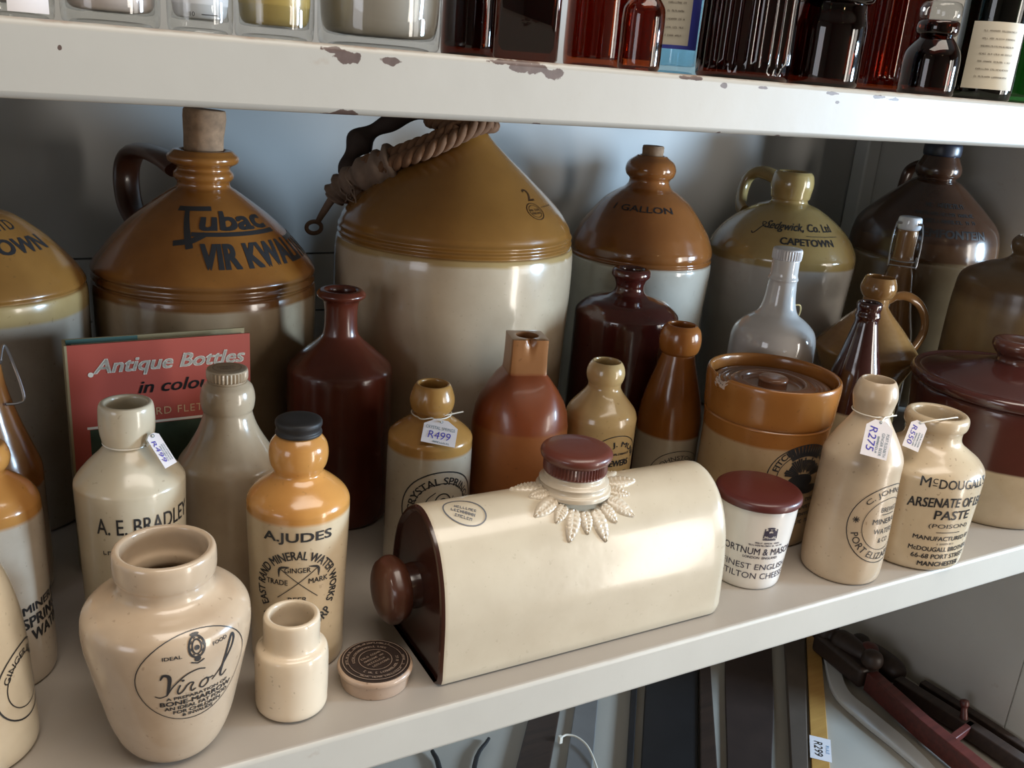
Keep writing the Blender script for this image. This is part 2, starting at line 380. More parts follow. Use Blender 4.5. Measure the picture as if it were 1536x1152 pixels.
# profiles: (radius, height) from the base centre to the mouth; a third value marks a crisp edge
PROFILES = {
'virol': [(0,0,1),(.0245,0),(.0275,.002),(.0326,.0088),(.0386,.0235),(.0439,.0464),(.0483,.0673),(.0514,.0827),(.0523,.0955),(.0508,.1045),(.0446,.1112),(.0345,.1156),(.0298,.1195),(.0292,.126),(.0312,.130),(.0318,.138),(.031,.1452)],
'smalljar': [(0,0,1),(.0215,0),(.0248,.003),(.0255,.012),(.0258,.0315),(.0256,.0445),(.0244,.0495),(.0205,.0525),(.0197,.056),(.0198,.071),(.0193,.0741)],
'judes': [(0,0,1),(.0325,0),(.0345,.002),(.0352,.02),(.0364,.0739),(.038,.1303),(.0376,.134),(.0349,.1389),(.0273,.146),(.0205,.1515),(.0178,.1553),(.0205,.1615),(.0217,.1695),(.0203,.1775),(.016,.1835)],
'bradley': [(0,0,1),(.0335,0),(.0355,.003),(.0357,.0473),(.0362,.08),(.0379,.1455,1),(.0374,.1495),(.0296,.16),(.0195,.1704),(.0149,.1768),(.0172,.178,1),(.0186,.186),(.0189,.1959),(.0178,.2054)],
'ribbed': [(0,0,1),(.0375,0),(.0397,.003),(.0405,.04),(.041,.0845),(.0412,.1184,1),(.0404,.1245),(.033,.1357),(.0246,.1505),(.0207,.1604),(.0193,.1672),(.0205,.1705),(.0216,.179),(.0196,.1882),(.0168,.1915)],
'tanleft': [(0,0,1),(.034,0),(.0362,.003),(.0362,.057),(.0352,.1347),(.0344,.1385),(.0297,.1463),(.0195,.1549),(.0154,.1599),(.0182,.165),(.0191,.1713),(.0165,.1787)],
'swingleft': [(0,0,1),(.038,0),(.0405,.003),(.0408,.086),(.0402,.112),(.0365,.124),(.0272,.152),(.0195,.1824),(.0165,.212),(.0155,.24)],
'frontleft': [(0,0,1),(.038,0),(.0407,.003),(.0405,.03),(.0385,.08),(.0355,.104),(.031,.122),(.024,.139),(.018,.151),(.0165,.156),(.0188,.162),(.0195,.168),(.017,.175)],
'tubac': [(0,0,1),(.1075,0),(.111,.004),(.1112,.1575),(.1103,.2162),(.1085,.2182),(.1105,.2212),(.109,.2262),(.1105,.2302),(.1084,.2352),(.0982,.249),(.0819,.2676),(.0652,.2832),(.0459,.298),(.0309,.3087),(.0262,.312),(.0255,.316),(.0290,.3205),(.0288,.325),(.0258,.3285),(.0262,.3312),(.0338,.336),(.0346,.341),(.0312,.3445)],
'leftjug': [(0,0,1),(.089,0),(.0925,.004),(.0935,.1788),(.0928,.2215),(.0912,.2235),(.0926,.2265),(.0887,.2346),(.0755,.2513),(.0582,.269),(.0357,.2859),(.022,.292),(.021,.297),(.025,.304),(.026,.313),(.023,.322)],
'twogal': [(0,0,1),(.125,0),(.130,.004),(.132,.097),(.1318,.2614),(.1294,.2634),(.1312,.2674),(.1292,.2704),(.1308,.2739),(.1287,.2774),(.1269,.2831),(.1161,.299),(.1061,.3093),(.0763,.3354),(.053,.3551),(.0339,.3729),(.0275,.382),(.0272,.39),(.034,.395),(.034,.403),(.029,.408)],
'onegal': [(0,0,1),(.086,0),(.0895,.004),(.0918,.1515),(.0944,.2190),(.0932,.2212),(.0944,.2242),(.0928,.2272),(.0938,.2305),(.0934,.2385),(.0886,.2509),(.0839,.2604),(.0578,.2941),(.0393,.3080),(.0296,.3142),(.0261,.323),(.0313,.3291),(.0329,.3377),(.0294,.3462),(.021,.3525)],
'sedg': [(0,0,1),(.091,0),(.0945,.004),(.0982,.1358),(.1028,.2258),(.1020,.2340),(.0917,.2536),(.0708,.2745),(.0417,.2933),(.0255,.3000),(.0252,.304),(.0266,.3055),(.0277,.312),(.0294,.3249),(.0270,.3378),(.0250,.3405)],
'bloem': [(0,0,1),(.102,0),(.106,.004),(.1087,.1249),(.1088,.2205),(.107,.2225),(.1084,.2255),(.1068,.2518),(.1002,.2716),(.0785,.2953),(.0561,.3157),(.0359,.3329),(.0272,.338),(.0319,.344),(.0328,.354),(.0277,.366),(.0247,.3725)],
'farjug': [(0,0,1),(.0835,0),(.0875,.004),(.0885,.1263),(.088,.1774),(.0864,.2074),(.0819,.2323),(.0601,.2477),(.0325,.2585),(.0262,.2657),(.0298,.2746),(.0298,.2834),(.0255,.2896)],
'white': [(0,0,1),(.046,0),(.049,.004),(.0497,.1459),(.0495,.1624),(.0486,.1746),(.0445,.1858),(.0344,.1955),(.0236,.2035),(.019,.2148),(.0166,.2340),(.0163,.2414),(.0172,.2438),(.0158,.2479),(.0154,.2618),(.015,.2672)],
'maroon': [(0,0,1),(.057,0),(.060,.004),(.0604,.1468),(.0602,.1872,1),(.0592,.1902),(.0463,.202),(.0323,.2068),(.0195,.2116),(.0163,.2185),(.0182,.2264),(.0224,.2330),(.0216,.2384)],
'tall': [(0,0,1),(.0475,0),(.0502,.003),(.0513,.0858),(.0514,.1525,1),(.0507,.1565),(.0487,.1603),(.034,.1741),(.0209,.1857),(.0171,.1911),(.0162,.2186),(.018,.2242),(.0231,.2285),(.0234,.2308),(.0225,.2322)],
'crystal': [(0,0,1),(.036,0),(.0383,.003),(.0386,.0295),(.0381,.1231),(.0376,.1309),(.0331,.1361),(.0228,.1438),(.0168,.1477),(.0155,.1509),(.0187,.1554),(.0201,.1643),(.0176,.1735),(.0156,.1776)],
'aj': [(0,0,1),(.0325,0),(.0347,.003),(.0351,.0713),(.0357,.1285,1),(.0335,.1352),(.0257,.1452),(.0188,.1536),(.0164,.1585),(.0165,.1622,1),(.0183,.1669),(.0190,.1731),(.0172,.18),(.0148,.1835)],
'john': [(0,0,1),(.032,0),(.0342,.003),(.0348,.0418),(.0351,.0825),(.035,.0945),(.0322,.1143),(.0262,.1378),(.0195,.1609),(.0178,.1685,1),(.0209,.1721),(.0228,.1842),(.0205,.1957),(.0167,.2002)],
'crock': [(0,0,1),(.061,0),(.0645,.004),(.0648,.06),(.0642,.1055),(.0655,.1255),(.0658,.1275),(.0648,.129),(.0662,.1305),(.0676,.148),(.0686,.1650),(.068,.1704)],
'darkneck': [(0,0,1),(.0325,0),(.0347,.003),(.0347,.0571),(.0338,.100),(.0303,.1308),(.0264,.1547),(.0204,.1782),(.0152,.2014),(.0124,.2166),(.0137,.221),(.0125,.2262),(.0136,.2318),(.013,.2355)],
'cj': [(0,0,1),(.0352,0),(.0374,.003),(.0373,.1102),(.037,.1242),(.0345,.1312),(.0274,.145),(.0192,.1587),(.0163,.1658),(.0176,.1688,1),(.0192,.1763),(.0204,.1843),(.0182,.1943),(.0155,.1989)],
'mcd': [(0,0,1),(.0485,0),(.0515,.003),(.0532,.0399),(.0556,.0914),(.0550,.1009),(.0499,.1084),(.0398,.1158),(.0309,.1225),(.0276,.1278),(.0276,.1368),(.0302,.1410),(.0309,.1475),(.0298,.1516)],
'fort': [(0,0,1),(.0295,0),(.0318,.002),(.0335,.02),(.0380,.0806),(.0375,.0836)],
'cass': [(0,0,1),(.0785,0),(.0822,.003),(.0891,.025),(.1000,.065),(.1027,.0954),(.1040,.1419)],
'jug': [(0,0,1),(.047,0),(.0495,.003),(.0504,.0744),(.0510,.0978),(.0555,.1095),(.0640,.1290),(.0653,.1335),(.0645,.1375),(.0598,.144),(.0417,.1656),(.0212,.1879),(.0146,.1978),(.0145,.203),(.0193,.2083),(.0224,.2172),(.0204,.2268),(.0182,.232)],
'swing': [(0,0,1),(.0335,0),(.036,.003),(.036,.11),(.0345,.13),(.0279,.1589),(.0213,.195),(.0180,.2171),(.0149,.2300),(.0163,.2351),(.0142,.2400),(.0140,.2740),(.0132,.2783)],
}
PLACES = {
'virol':(.078,.043),'smalljar':(.161,.047),'judes':(.184,.11),'bradley':(.072,.149),'ribbed':(.156,.214),
'tanleft':(-.021,.165),'swingleft':(-.02,.282),'frontleft':(-.042,.085),'tubac':(.192,.471),'leftjug':(-.016,.456),
'twogal':(.458,.434),'onegal':(.764,.493),'sedg':(.989,.462),'bloem':(1.276,.451),'farjug':(1.207,.226),
'white':(.792,.257),'maroon':(.643,.346),'tall':(.29,.33),'crystal':(.332,.201),'octo':(.43,.21),'aj':(.518,.201),
'john':(.645,.247),'crock':(.699,.156),'darkneck':(.836,.167),'cj':(.717,.043),'mcd':(.822,.047),'fort':(.615,.069),
'cass':(1.02,.1),'jug':(.991,.285),'swing':(1.115,.356),
}
PROFILES = {k: [v[0], (v[1][0], v[1][1], 1)] + v[2:] for k, v in PROFILES.items()}
# ---------------------------------------------------------------- the room
XR = 1.400; YB = 0.70; ZL = -0.549
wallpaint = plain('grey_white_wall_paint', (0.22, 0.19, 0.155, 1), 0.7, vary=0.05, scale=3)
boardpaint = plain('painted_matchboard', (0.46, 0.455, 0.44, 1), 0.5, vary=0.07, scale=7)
m = MB()                                         # horizontal painted boards behind the shelves
zs = [-1.35, -1.0, -0.75, -0.60, -0.47, -0.34, -0.21, -0.045, 0.034, 0.113, 0.192, 0.62, 0.80, 0.98, 1.16, 1.34, 1.52, 1.7]
for a, b in zip(zs[:-1], zs[1:]): m.box(-2.2, 2.6, YB, YB+0.05, a+0.0012, b-0.0012)
m.box(-2.2, 2.6, YB+0.012, YB+0.06, -1.35, 1.7)
structure(m.build('wall_back', boardpaint))
m = MB(); m.box(-2.3, -2.2, -3.4, -1.75, -1.35, 1.7); m.box(-2.3, -2.2, -0.75, 0.76, -1.35, 1.7); m.box(-2.3, -2.2, -1.75, -0.75, -1.35, 0.0); m.box(-2.3, -2.2, -1.75, -0.75, 1.1, 1.7); structure(m.build('wall_left', wallpaint))  # opening made for the added left fill light
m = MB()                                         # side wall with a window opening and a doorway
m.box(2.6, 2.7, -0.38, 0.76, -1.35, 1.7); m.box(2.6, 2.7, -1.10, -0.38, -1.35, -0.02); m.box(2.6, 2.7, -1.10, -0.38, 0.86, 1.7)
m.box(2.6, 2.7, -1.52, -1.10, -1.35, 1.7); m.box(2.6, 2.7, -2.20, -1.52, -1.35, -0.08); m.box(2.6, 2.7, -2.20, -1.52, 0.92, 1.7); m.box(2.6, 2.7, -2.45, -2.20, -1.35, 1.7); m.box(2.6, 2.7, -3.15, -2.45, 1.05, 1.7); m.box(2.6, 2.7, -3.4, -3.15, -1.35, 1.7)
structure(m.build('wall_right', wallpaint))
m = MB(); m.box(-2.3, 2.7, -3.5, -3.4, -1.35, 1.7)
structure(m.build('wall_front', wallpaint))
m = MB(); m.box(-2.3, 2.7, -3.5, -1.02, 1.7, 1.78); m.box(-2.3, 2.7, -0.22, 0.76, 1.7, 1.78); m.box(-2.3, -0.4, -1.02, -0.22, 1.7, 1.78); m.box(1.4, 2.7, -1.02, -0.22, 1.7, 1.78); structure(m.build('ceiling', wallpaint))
m = MB(); m.box(-2.3, 2.7, -3.5, 0.76, -1.41, -1.35)
structure(m.build('floor', wood('floor_boards', (0.30, 0.20, 0.12, 1), (0.20, 0.125, 0.07, 1), 6, 0.4, (1, 9, 1))))
frame_paint = plain('window_frame_paint', (0.66, 0.64, 0.58, 1), 0.45)
def frame(name, fixed, a0, a1, z0, z1, alongx, bars):
    m = MB(); w = 0.05
    def bx(p, q, r, s_):
        if alongx: m.box(p, q, fixed-0.03, fixed+0.03, r, s_)
        else: m.box(fixed-0.03, fixed+0.03, p, q, r, s_)
    bx(a0, a0+w, z0, z1); bx(a1-w, a1, z0, z1); bx(a0+w, a1-w, z1-w, z1); bx(a0+w, a1-w, z0, z0+(w if bars else 0.02))
    if bars: bx((a0+a1)/2-0.015, (a0+a1)/2+0.015, z0+w, z1-w)
    return structure(m.build(name, frame_paint))
frame('window_1', 2.65, -1.10, -0.38, -0.02, 0.86, False, True)
frame('door_1', 2.65, -3.15, -2.45, -1.35, 1.05, False, False)
m = MB(); m.box(-0.4, 1.4, -1.02, -0.98, 1.71, 1.80); m.box(-0.4, 1.4, -0.26, -0.22, 1.71, 1.80); m.box(-0.4, -0.36, -0.98, -0.26, 1.71, 1.80); m.box(1.36, 1.4, -0.98, -0.26, 1.71, 1.80); m.box(0.485, 0.515, -0.98, -0.26, 1.71, 1.80); structure(m.build('window_3', frame_paint))
frame('added_fill_frame', -2.25, -1.75, -0.75, 0.0, 1.1, False, True)  # unseen frame added round the left fill light
frame('window_2', 2.65, -2.20, -1.52, -0.08, 0.92, False, True)
for i, p in enumerate(LAMPS):
    t = thing('pendant_lamp', ['pendant lamp over the left end of the shelves', 'pendant lamp in front of the left end of the shelves', 'pendant lamp over the middle of the room'][i], 'lamp', (p[0], p[1], p[2]))
    m = MB(); m.sweep([(0, 0, 0.06), (0, 0, 1.7-p[2])], 0.004, 8); m.build('cord', M['blackcap'], t)
    m = MB(); m.lathe([(0.02, 0.065), (0.022, 0.05), (0.06, 0.035), (0.13, 0.012), (0.128, 0.010), (0.058, 0.031), (0.018, 0.045), (0.018, 0.06), (0, 0.062)], 40)
    m.build('lamp_shade', plain('enamel_shade', (0.05, 0.12, 0.09, 1), 0.3), t)

# ---------------------------------------------------------------- the shelving
CH = [(0.177, -0.006, 0.007, 0.0035), (0.168, -0.003, 0.006, 0.0018), (0.202, -0.0065, 0.006, 0.002), (0.289, -0.0035, 0.012, 0.004), (0.308, -0.0065, 0.007, 0.003), (0.275, -0.002, 0.012, 0.0015),
      (0.177, -0.0375, 0.010, 0.0035), (0.442, -0.005, 0.003, 0.0016), (0.477, -0.0045, 0.004, 0.0011), (0.412, -0.002, 0.010, 0.0012), (0.546, -0.0045, 0.006, 0.0011), (0.551, -0.0105, 0.0025, 0.0014),
      (0.595, -0.0042, 0.007, 0.0014), (0.61, -0.0052, 0.005, 0.0012), (0.036, -0.012, 0.0009, 0.0012), (0.30, -0.0365, 0.003, 0.001), (0.445, -0.0365, 0.002, 0.0012), (0.50, -0.0365, 0.003, 0.0012)]
def board(label, zt, thick, mat, x1=XR-0.0005, y0=0.0, depth=YB-0.0005, shaded_top=None):
    m = MB(); m.box(-0.62, x1, y0, depth, -thick, 0); m.m[1] = 1 if shaded_top else 0
    return tag(m.build('shelf_board', [mat, shaded_top] if shaded_top else mat, None, (0, 0, zt), bevel=0.0035), label, 'shelf', 'painted shelf boards')
def post(name, label, x0, x1, y0, y1, z0, z1, mat, bev=0):
    m = MB(); m.box(x0, x1, y0, y1, z0, z1); return tag(m.build(name, mat, None, bevel=bev), label, 'panel' if 'panel' in name else 'post')
board('upper cream shelf with chipped paint along its front edge, carrying the glass bottles', 0.454, 0.0365, paint('cream_gloss_paint_chipped', PAINT, CH, 0.75))
board('middle cream shelf carrying the stoneware jars and jugs', 0.0, 0.0375, paint('cream_gloss_paint', (0.54, 0.52, 0.465, 1), [], 0.25), shaded_top=paint('shaded_top_paint', (0.40, 0.36, 0.315, 1), [], 0))  # top face coloured darker, standing in for weaker light on it
board('bottom cream shelf with old tools lying on it', ZL, 0.0375, paint('cream_gloss_paint_scuffed', (0.43, 0.41, 0.365, 1), [], 0.6))
endpaint = paint('grey_cream_panel_paint', (0.66, 0.64, 0.60, 1), [], 0)
post('end_panel', 'grey painted end panel beside the dark brown jug at the right', XR, XR+0.03, 0.36, YB-0.0005, 0.0, 1.20, endpaint)
post('end_panel', 'grey painted end panel closing the bottom shelf at the right', XR, XR+0.03, 0.19, YB-0.0005, -1.349, -0.0005, endpaint)
post('corner_post', 'pale upright post in the back corner left of the dark brown jug', XR-0.034, XR-0.0005, 0.668, YB-0.0005, 0.0, 0.4174, paint('post_paint', (0.78, 0.78, 0.76, 1), [], 0), 0.004)
post('front_post', 'pale upright post at the front of the bottom right end panel', XR+0.0005, XR+0.05, 0.15, 0.1895, -1.349, -0.0005, paint('post_paint_front', (0.68, 0.67, 0.62, 1), [], 0), 0.003)
post('end_panel', 'painted end panel beyond the left edge of the photo', -0.65, -0.6205, 0.0, YB-0.0005, -1.349, 1.20, endpaint)

# ---------------------------------------------------------------- turned stoneware
def mouth(prof, rim, depth, wall=None):
    """close a vessel: roll over the rim and go down inside"""
    r, z = prof[-1][0], prof[-1][1]; k = (r-rim)*0.5
    tail = [(r-k*0.7, z+k*0.55), (rim+k*0.35, z+k*0.35), (rim, z-k*0.6)]
    if wall:
        ins = [(max(p[0]-wall, 0.002), max(p[1], wall)) for p in reversed(prof[2:-1]) if p[1] < z-0.012 and p[0] > rim-wall*0.5]
        return list(prof)+tail+[(rim*0.99, z-0.010)]+ins+[(0, wall)]
    return list(prof)+tail+[(rim*0.97, z-depth*0.4), (rim*0.95, z-depth, 1), (0, z-depth)]
def vessel(key, name, label, cat, mats, rim=0.010, depth=0.05, wall=None, prints=(), seg=96, parts=False, group=None, rib=None, top=None, flatten=None):
    prof = PROFILES[key]; m = MB(); x, y = PLACES[key]
    full = top(prof) if top else mouth(prof, rim, depth, wall)
    m.lathe(curve(full), seg, 0, rib=rib)
    if flatten: m.v = [flatten(p) for p in m.v]
    for (theta, z, items) in prints:
        fn = on_lathe(prof, theta, z)
        for it in items: press(m, it[0], fn, it[1] if len(it) > 1 else 1)
    ms = mats if isinstance(mats, list) else [mats]
    if len(ms) == 1: ms = ms+[M['ink'], M['inkgrey']]
    if parts:
        t = thing(name, label, cat, (x, y, 0.0005), 0, group)
        m.build('body', ms, t); return t
    o = m.build(name, ms, None, (x, y, 0.0005)); return tag(o, label, cat, group)
def cork(parent, z0, z1, r0, r1, lean=0.0, name='cork'):
    m = MB(); m.lathe(curve([(0, 0, 1), (r0*0.92, 0), (r0, 0.001), ((r0+r1)/2*1.01, (z1-z0)/2), (r1, z1-z0-0.002), (r1*0.93, z1-z0, 1), (0, z1-z0)], 3), 28)
    rd = random.Random(int(z1*1e5)); m.v = [(x+rd.uniform(-1, 1)*0.0004, y+rd.uniform(-1, 1)*0.0004, z) for x, y, z in m.v]
    o = m.build(name, M['cork'], parent, (0, 0, z0)); o.rotation_euler = (lean*0.4, lean, 0.4); return o
def strap(parent, pts, w, t, mat, name='handle', hint=(0, 0, 1)):
    m = MB(); m.sweep(smooth3(pts, 7), t, 14, 0, w/t, hint); return m.build(name, mat, parent, angle=60)
T = text2d
# --- the big cream foot warmer lying along the front
FWX0, FWX1 = 0.266, 0.545
fw = thing('foot_warmer', 'large cream stoneware foot warmer lying on its flat side at the shelf front', 'foot warmer', (FWX0, 0.072, 0))
FWOUT = [(-0.0515, 0.007), (-0.0515, 0.020), (-0.0512, 0.040), (-0.0505, 0.056), (-0.0475, 0.075), (-0.0425, 0.091), (-0.034, 0.107), (-0.022, 0.119), (-0.008, 0.1262),
         (0.005, 0.1272), (0.018, 0.1225), (0.030, 0.1125), (0.040, 0.099), (0.047, 0.082), (0.0505, 0.062), (0.0515, 0.042), (0.0515, 0.020), (0.0515, 0.007), (0.050, 0.002), (0.0445, 0.0), (-0.0445, 0.0), (-0.050, 0.002)]
FWC = [(p.x, p.y) for p in smooth3([(a, b, 0) for a, b in FWOUT[:18]], 4)] + FWOUT[18:]
L = FWX1-FWX0
def fw_ring(x, inset):
    c = (0.0, 0.055); out = []
    for y, z in FWC:
        d = math.hypot(y-c[0], z-c[1]); k = (d-inset)/d
        out.append((x, c[0]+(y-c[0])*k, max(0.0, c[1]+(z-c[1])*k) if z > 0.001 else c[1]+(z-c[1])*(1 if inset < 0.02 else k)))
    return out
m = MB()
secs = [(0.0035, 0.018), (0.003, 0.006), (0.0, 0.0035), (0.0005, 0.0012), (0.003, 0.0), (0.006, 0.0)] + [(0.02+k*(L-0.04)/10, 0.0) for k in range(11)] + [(L-0.012, 0.0), (L-0.007, 0.0010), (L-0.003, 0.0040), (L-0.0007, 0.0085), (L, 0.014)]
rings = [fw_ring(x, i) for x, i in secs]; n = len(FWC)
verts = [p for r in rings for p in r]; faces = []; mats = []
for j in range(len(rings)-1):
    for k in range(n):
        k2 = (k+1) % n; faces.append((j*n+k, (j+1)*n+k, (j+1)*n+k2, j*n+k2)); mats.append(1 if secs[j+1][0] <= 0.0031 and j < 4 else 0)
faces.append(tuple(range(n))); mats.append(1); faces.append(tuple((len(rings)-1)*n+k for k in reversed(range(n)))); mats.append(0)
m.add(verts, faces, mats)
neck = MB(); neck.lathe([(0.0185, 0.0), (0.0175, 0.006), (0.0160, 0.0115), (0, 0.0120)], 40)
m.add([(-z*1.32+0.004, y+0.010, x+0.055) for x, y, z in neck.v], neck.f, 1)
fs = [0.0]
for a, b in zip(FWC[:-1], FWC[1:]): fs.append(fs[-1]+math.hypot(b[0]-a[0], b[1]-a[1]))
def fw_map(x0, y0):
    """(along, round the arch towards the front) in metres from the point x0, y0 of the arch"""
    j0 = min(range(len(FWC)-4), key=lambda i: abs(FWC[i][0]-y0)+(0 if FWC[i][1] > 0.05 else 1)); s0 = fs[j0]
    def fn(u, v, lift=0.0004):
        q = min(max(s0+v, 0.0), fs[-1]); i = max(k for k in range(len(fs)-1) if fs[k] <= q+1e-12)
        t = (q-fs[i])/max(1e-9, fs[i+1]-fs[i]); a, b = FWC[i], FWC[i+1]
        dy, dz = b[0]-a[0], b[1]-a[1]; l = math.hypot(dy, dz)
        return Vector((x0+u, a[0]+dy*t-dz/l*lift, a[1]+dz*t+dy/l*lift))
    return fn
fn = fw_map(0.033, -0.012)
def spun(m2, a=-0.35): return shift(m2, rot=a)
for mm in (ring2d(0.017, 0.0125, 0.0011), shift(marks2d(0.018, 0.0028, 3), 0, 0.0035), shift(marks2d(0.022, 0.0032, 4), 0, -0.001), shift(marks2d(0.014, 0.0028, 5), 0, -0.0058)):
    press(m, spun(mm, -0.55), fn, 2)
m.build('body', [glaze('foot_warmer_cream_glaze', (0.55, 0.475, 0.355, 1), (), 0.24, 0.12, mottle=0.05, coat=0.25), glaze('foot_warmer_brown_dip', (0.042, 0.014, 0.009, 1), (), 0.22, 0), M['inkgrey']], fw, angle=45)
m = MB()                                          # screw knob on the brown end
m.lathe(curve([(0, 0.0080), (0.0135, 0.0085), (0.021, 0.0110), (0.0245, 0.016), (0.0235, 0.021), (0.019, 0.0245), (0.010, 0.027), (0, 0.0275)]), 48, rib=(0.0112, 0.0225, 0.04, 40))
m.v = [(-z*1.32+0.007, y*1.12, x*1.12) for x, y, z in m.v]
m.build('end_knob', glaze('knob_red_brown_glaze', (0.085, 0.028, 0.015, 1), (), 0.34, 0.5), fw, (0, 0.010, 0.055))
SX = 0.1385; top = fw_map(SX, 0.0)
m = MB()                                          # raised collar and ring of pressed leaves round the filler
CY, CZ = 0.0, 0.1270
m.lathe(curve([(0.0315, -0.004), (0.0312, -0.0005), (0.0290, 0.0008), (0.0285, 0.004), (0.0292, 0.0055), (0.0275, 0.0070), (0.0255, 0.0085), (0.025, 0.013), (0.0, 0.013)], 4), 56, 0, (SX, CY, CZ))
def leaf(phi, length, width, r0=0.029):
    NU, NV = 22, 10; V = []; F = []
    for i in range(NU+1):
        l = i/NU
        half = width*(math.sin(PI*min(1, 0.10+0.90*l)**0.85))**0.75 if l < 1 else 0
        half = max(half, 0.0004) if l < 1 else 0.0002
        for j in range(NV+1):
            w = -1+2*j/NV; r = r0+length*l; a = half*w
            x = r*math.cos(phi)-a*math.sin(phi); y = r*math.sin(phi)+a*math.cos(phi)
            h = 0.0028*math.sqrt(max(0, 1-w*w*0.98))*(0.55+0.45*math.sin(PI*min(1, l*1.02)))
            h += 0.0008*math.cos(2*PI*(l*7-abs(w)*0.9))*(1-abs(w))**0.3 * (1 if abs(w) < 0.98 else 0)
            h -= 0.0009*math.exp(-(w/0.14)**2)
            if j in (0, NV) or i == NU: h = -0.0006
            V.append(top(x, -y if False else y, h))
    for i in range(NU):
        for j in range(NV):
            b = i*(NV+1)+j; F.append((b, b+1, b+NV+2, b+NV+1))
    return V, F
for k in range(20):
    phi = -PI/2+2*PI*(k+0.5)/20; long = k % 2 == 0
    V, F = leaf(phi, 0.0285 if long else 0.0195, 0.0074 if long else 0.0062)
    m.add(V, F, 0)
m.build('leaf_collar', glaze('leaf_collar_glaze', (0.58, 0.50, 0.385, 1), (), 0.26, 0.05, mottle=0.05), fw, angle=70)
m = MB()
m.lathe(curve([(0, 0, 1), (0.0245, 0.0), (0.0262, 0.001), (0.0266, 0.008), (0.0264, 0.0115, 1), (0.0285, 0.0125), (0.0298, 0.0155), (0.0294, 0.0185), (0.0265, 0.0212), (0.020, 0.0222), (0.008, 0.0226), (0, 0.0227)]), 120, 0, rib=(0.0015, 0.0108, 0.035, 60))
m.build('screw_stopper', glaze('stopper_red_brown_glaze', (0.12, 0.030, 0.020, 1), (), 0.38, 0.3, mottle=0.05), fw, (SX, CY, CZ+0.0125))

# --- front row
cream_in = (0.60, 0.42, 0.30, 1)
def sc(pts, s): return [(x*s, y*s) for x, y in pts]
def pen(pts, w): return stroke(sm2([((x-682)*0.000178, -(y-405)*0.000200) for x, y in pts], 6), w)
script = [  # the handwritten name
    pen([(560, 400), (570, 384), (586, 388), (590, 405), (585, 440), (578, 468)], lambda t: 0.0007+0.0016*t*(1-t)*4),
    pen([(578, 468), (602, 430), (640, 396), (680, 384), (708, 390)], 0.0009), pen([(578, 468), (556, 475), (538, 468)], 0.0008),
    pen([(624, 430), (615, 455), (619, 468), (632, 460), (646, 438)], 0.0010),
    pen([(646, 438), (658, 430), (668, 434), (660, 452), (664, 467), (678, 460)], 0.0010),
    pen([(714, 432), (698, 440), (692, 458), (704, 467), (720, 456), (722, 440), (714, 432), (730, 438), (742, 436)], 0.0010),
    pen([(738, 452), (772, 415), (814, 360), (827, 330), (818, 317), (800, 345), (780, 400), (772, 442), (782, 456), (800, 442)], lambda t: 0.0008+0.0010*math.sin(PI*t)),
    shift(disc2d(0.0009), -0.0088, -0.0018)]
vp = [(ring2d(0.0365, 0.0335, 0.0006),)]
emb = shift(ring2d(0.0048, 0.0068, 0.0012), 0, 0.0230)
vp += [(emb,), (shift(ring2d(0.0028, 0.0045, 0.0009), 0, 0.0230),), (shift(disc2d(0.0016), 0, 0.0225),), (shift(disc2d(0.0022, 10, 1.4, 0.5), 0, 0.0308),), (shift(disc2d(0.0022, 10, 0.9, 0.9), 0, 0.0150),), (stroke([(-0.004, 0.0135), (0, 0.0118), (0.004, 0.0135)], 0.0009),)]
vp += [(shift(ring2d(0.0038, 0.0056, 0.0006, a, a+0.35, 4), 0, 0.0230),) for a in [k*PI/4 for k in range(8)]]
vp += [(shift(T('IDEAL', 0.0110, 0.0023, 0.01), -0.0145, 0.0190),), (shift(T('FOOD', 0.0100, 0.0023, 0.01), 0.0150, 0.0212, 0.06),)]
vp += [(shift((s_[0], s_[1]), 0.0, 0.0030, 0.0),) for s_ in script]
for body, wd, ht, dy in (('A PREPARATION OF', 0.042, 0.0024, -0.0132), ('BONE-MARROW', 0.050, 0.0036, -0.0174), ('AN IDEAL FAT FOOD', 0.045, 0.0028, -0.0217), ('FOR CHILDREN', 0.034, 0.0027, -0.0255), ('& INVALIDS', 0.022, 0.0025, -0.0289)):
    vp.append((shift(T(body, wd, ht, 0.022), 0.002, dy),))
vessel('virol', 'stoneware_jar', 'open cream stoneware jar with high shoulders and an oval black printed label', 'jar', glaze('cream_jar_glaze', CREAM, (), 0.23, 0.25, mottle=0.08, seed=1), 0.0262, 0.05, 0.006, [(-80, 0.0795, vp)])
vessel('smalljar', 'stoneware_pot', 'small plain cream stoneware pot standing beside the printed jar at the shelf edge', 'pot', glaze('small_pot_glaze', (0.70, 0.58, 0.43, 1), (), 0.24, 0.3, mottle=0.05, seed=2), 0.0150, 0.05, 0.005)
lt = thing('pot_lid', 'round cream pot lid with a dark printed top lying on the shelf', 'lid', (0.226, 0.05, 0), 0.3)
m = MB(); m.lathe(curve([(0, 0.001, 1), (0.0243, 0.001), (0.0252, 0.0002), (0.0258, 0.003), (0.0268, 0.0105), (0.0283, 0.0125), (0.0283, 0.0150), (0.0272, 0.0164, 1), (0.025, 0.0168), (0, 0.0172)]), 72)
m.build('rim', [glaze('lid_cream_glaze', (0.46, 0.33, 0.24, 1), (), 0.35, 0.5, seed=4)], lt)
m = MB(); m.lathe([(0.0264, 0.0166), (0.0264, 0.0172), (0.012, 0.0177), (0, 0.0178)], 72, 0)
def lfn(x, y): return (x, y, 0.01815)
for r, w in ((0.0245, 0.0006), (0.0205, 0.0004), (0.0125, 0.0005)): press(m, ring2d(r, r, w), lfn, 1)
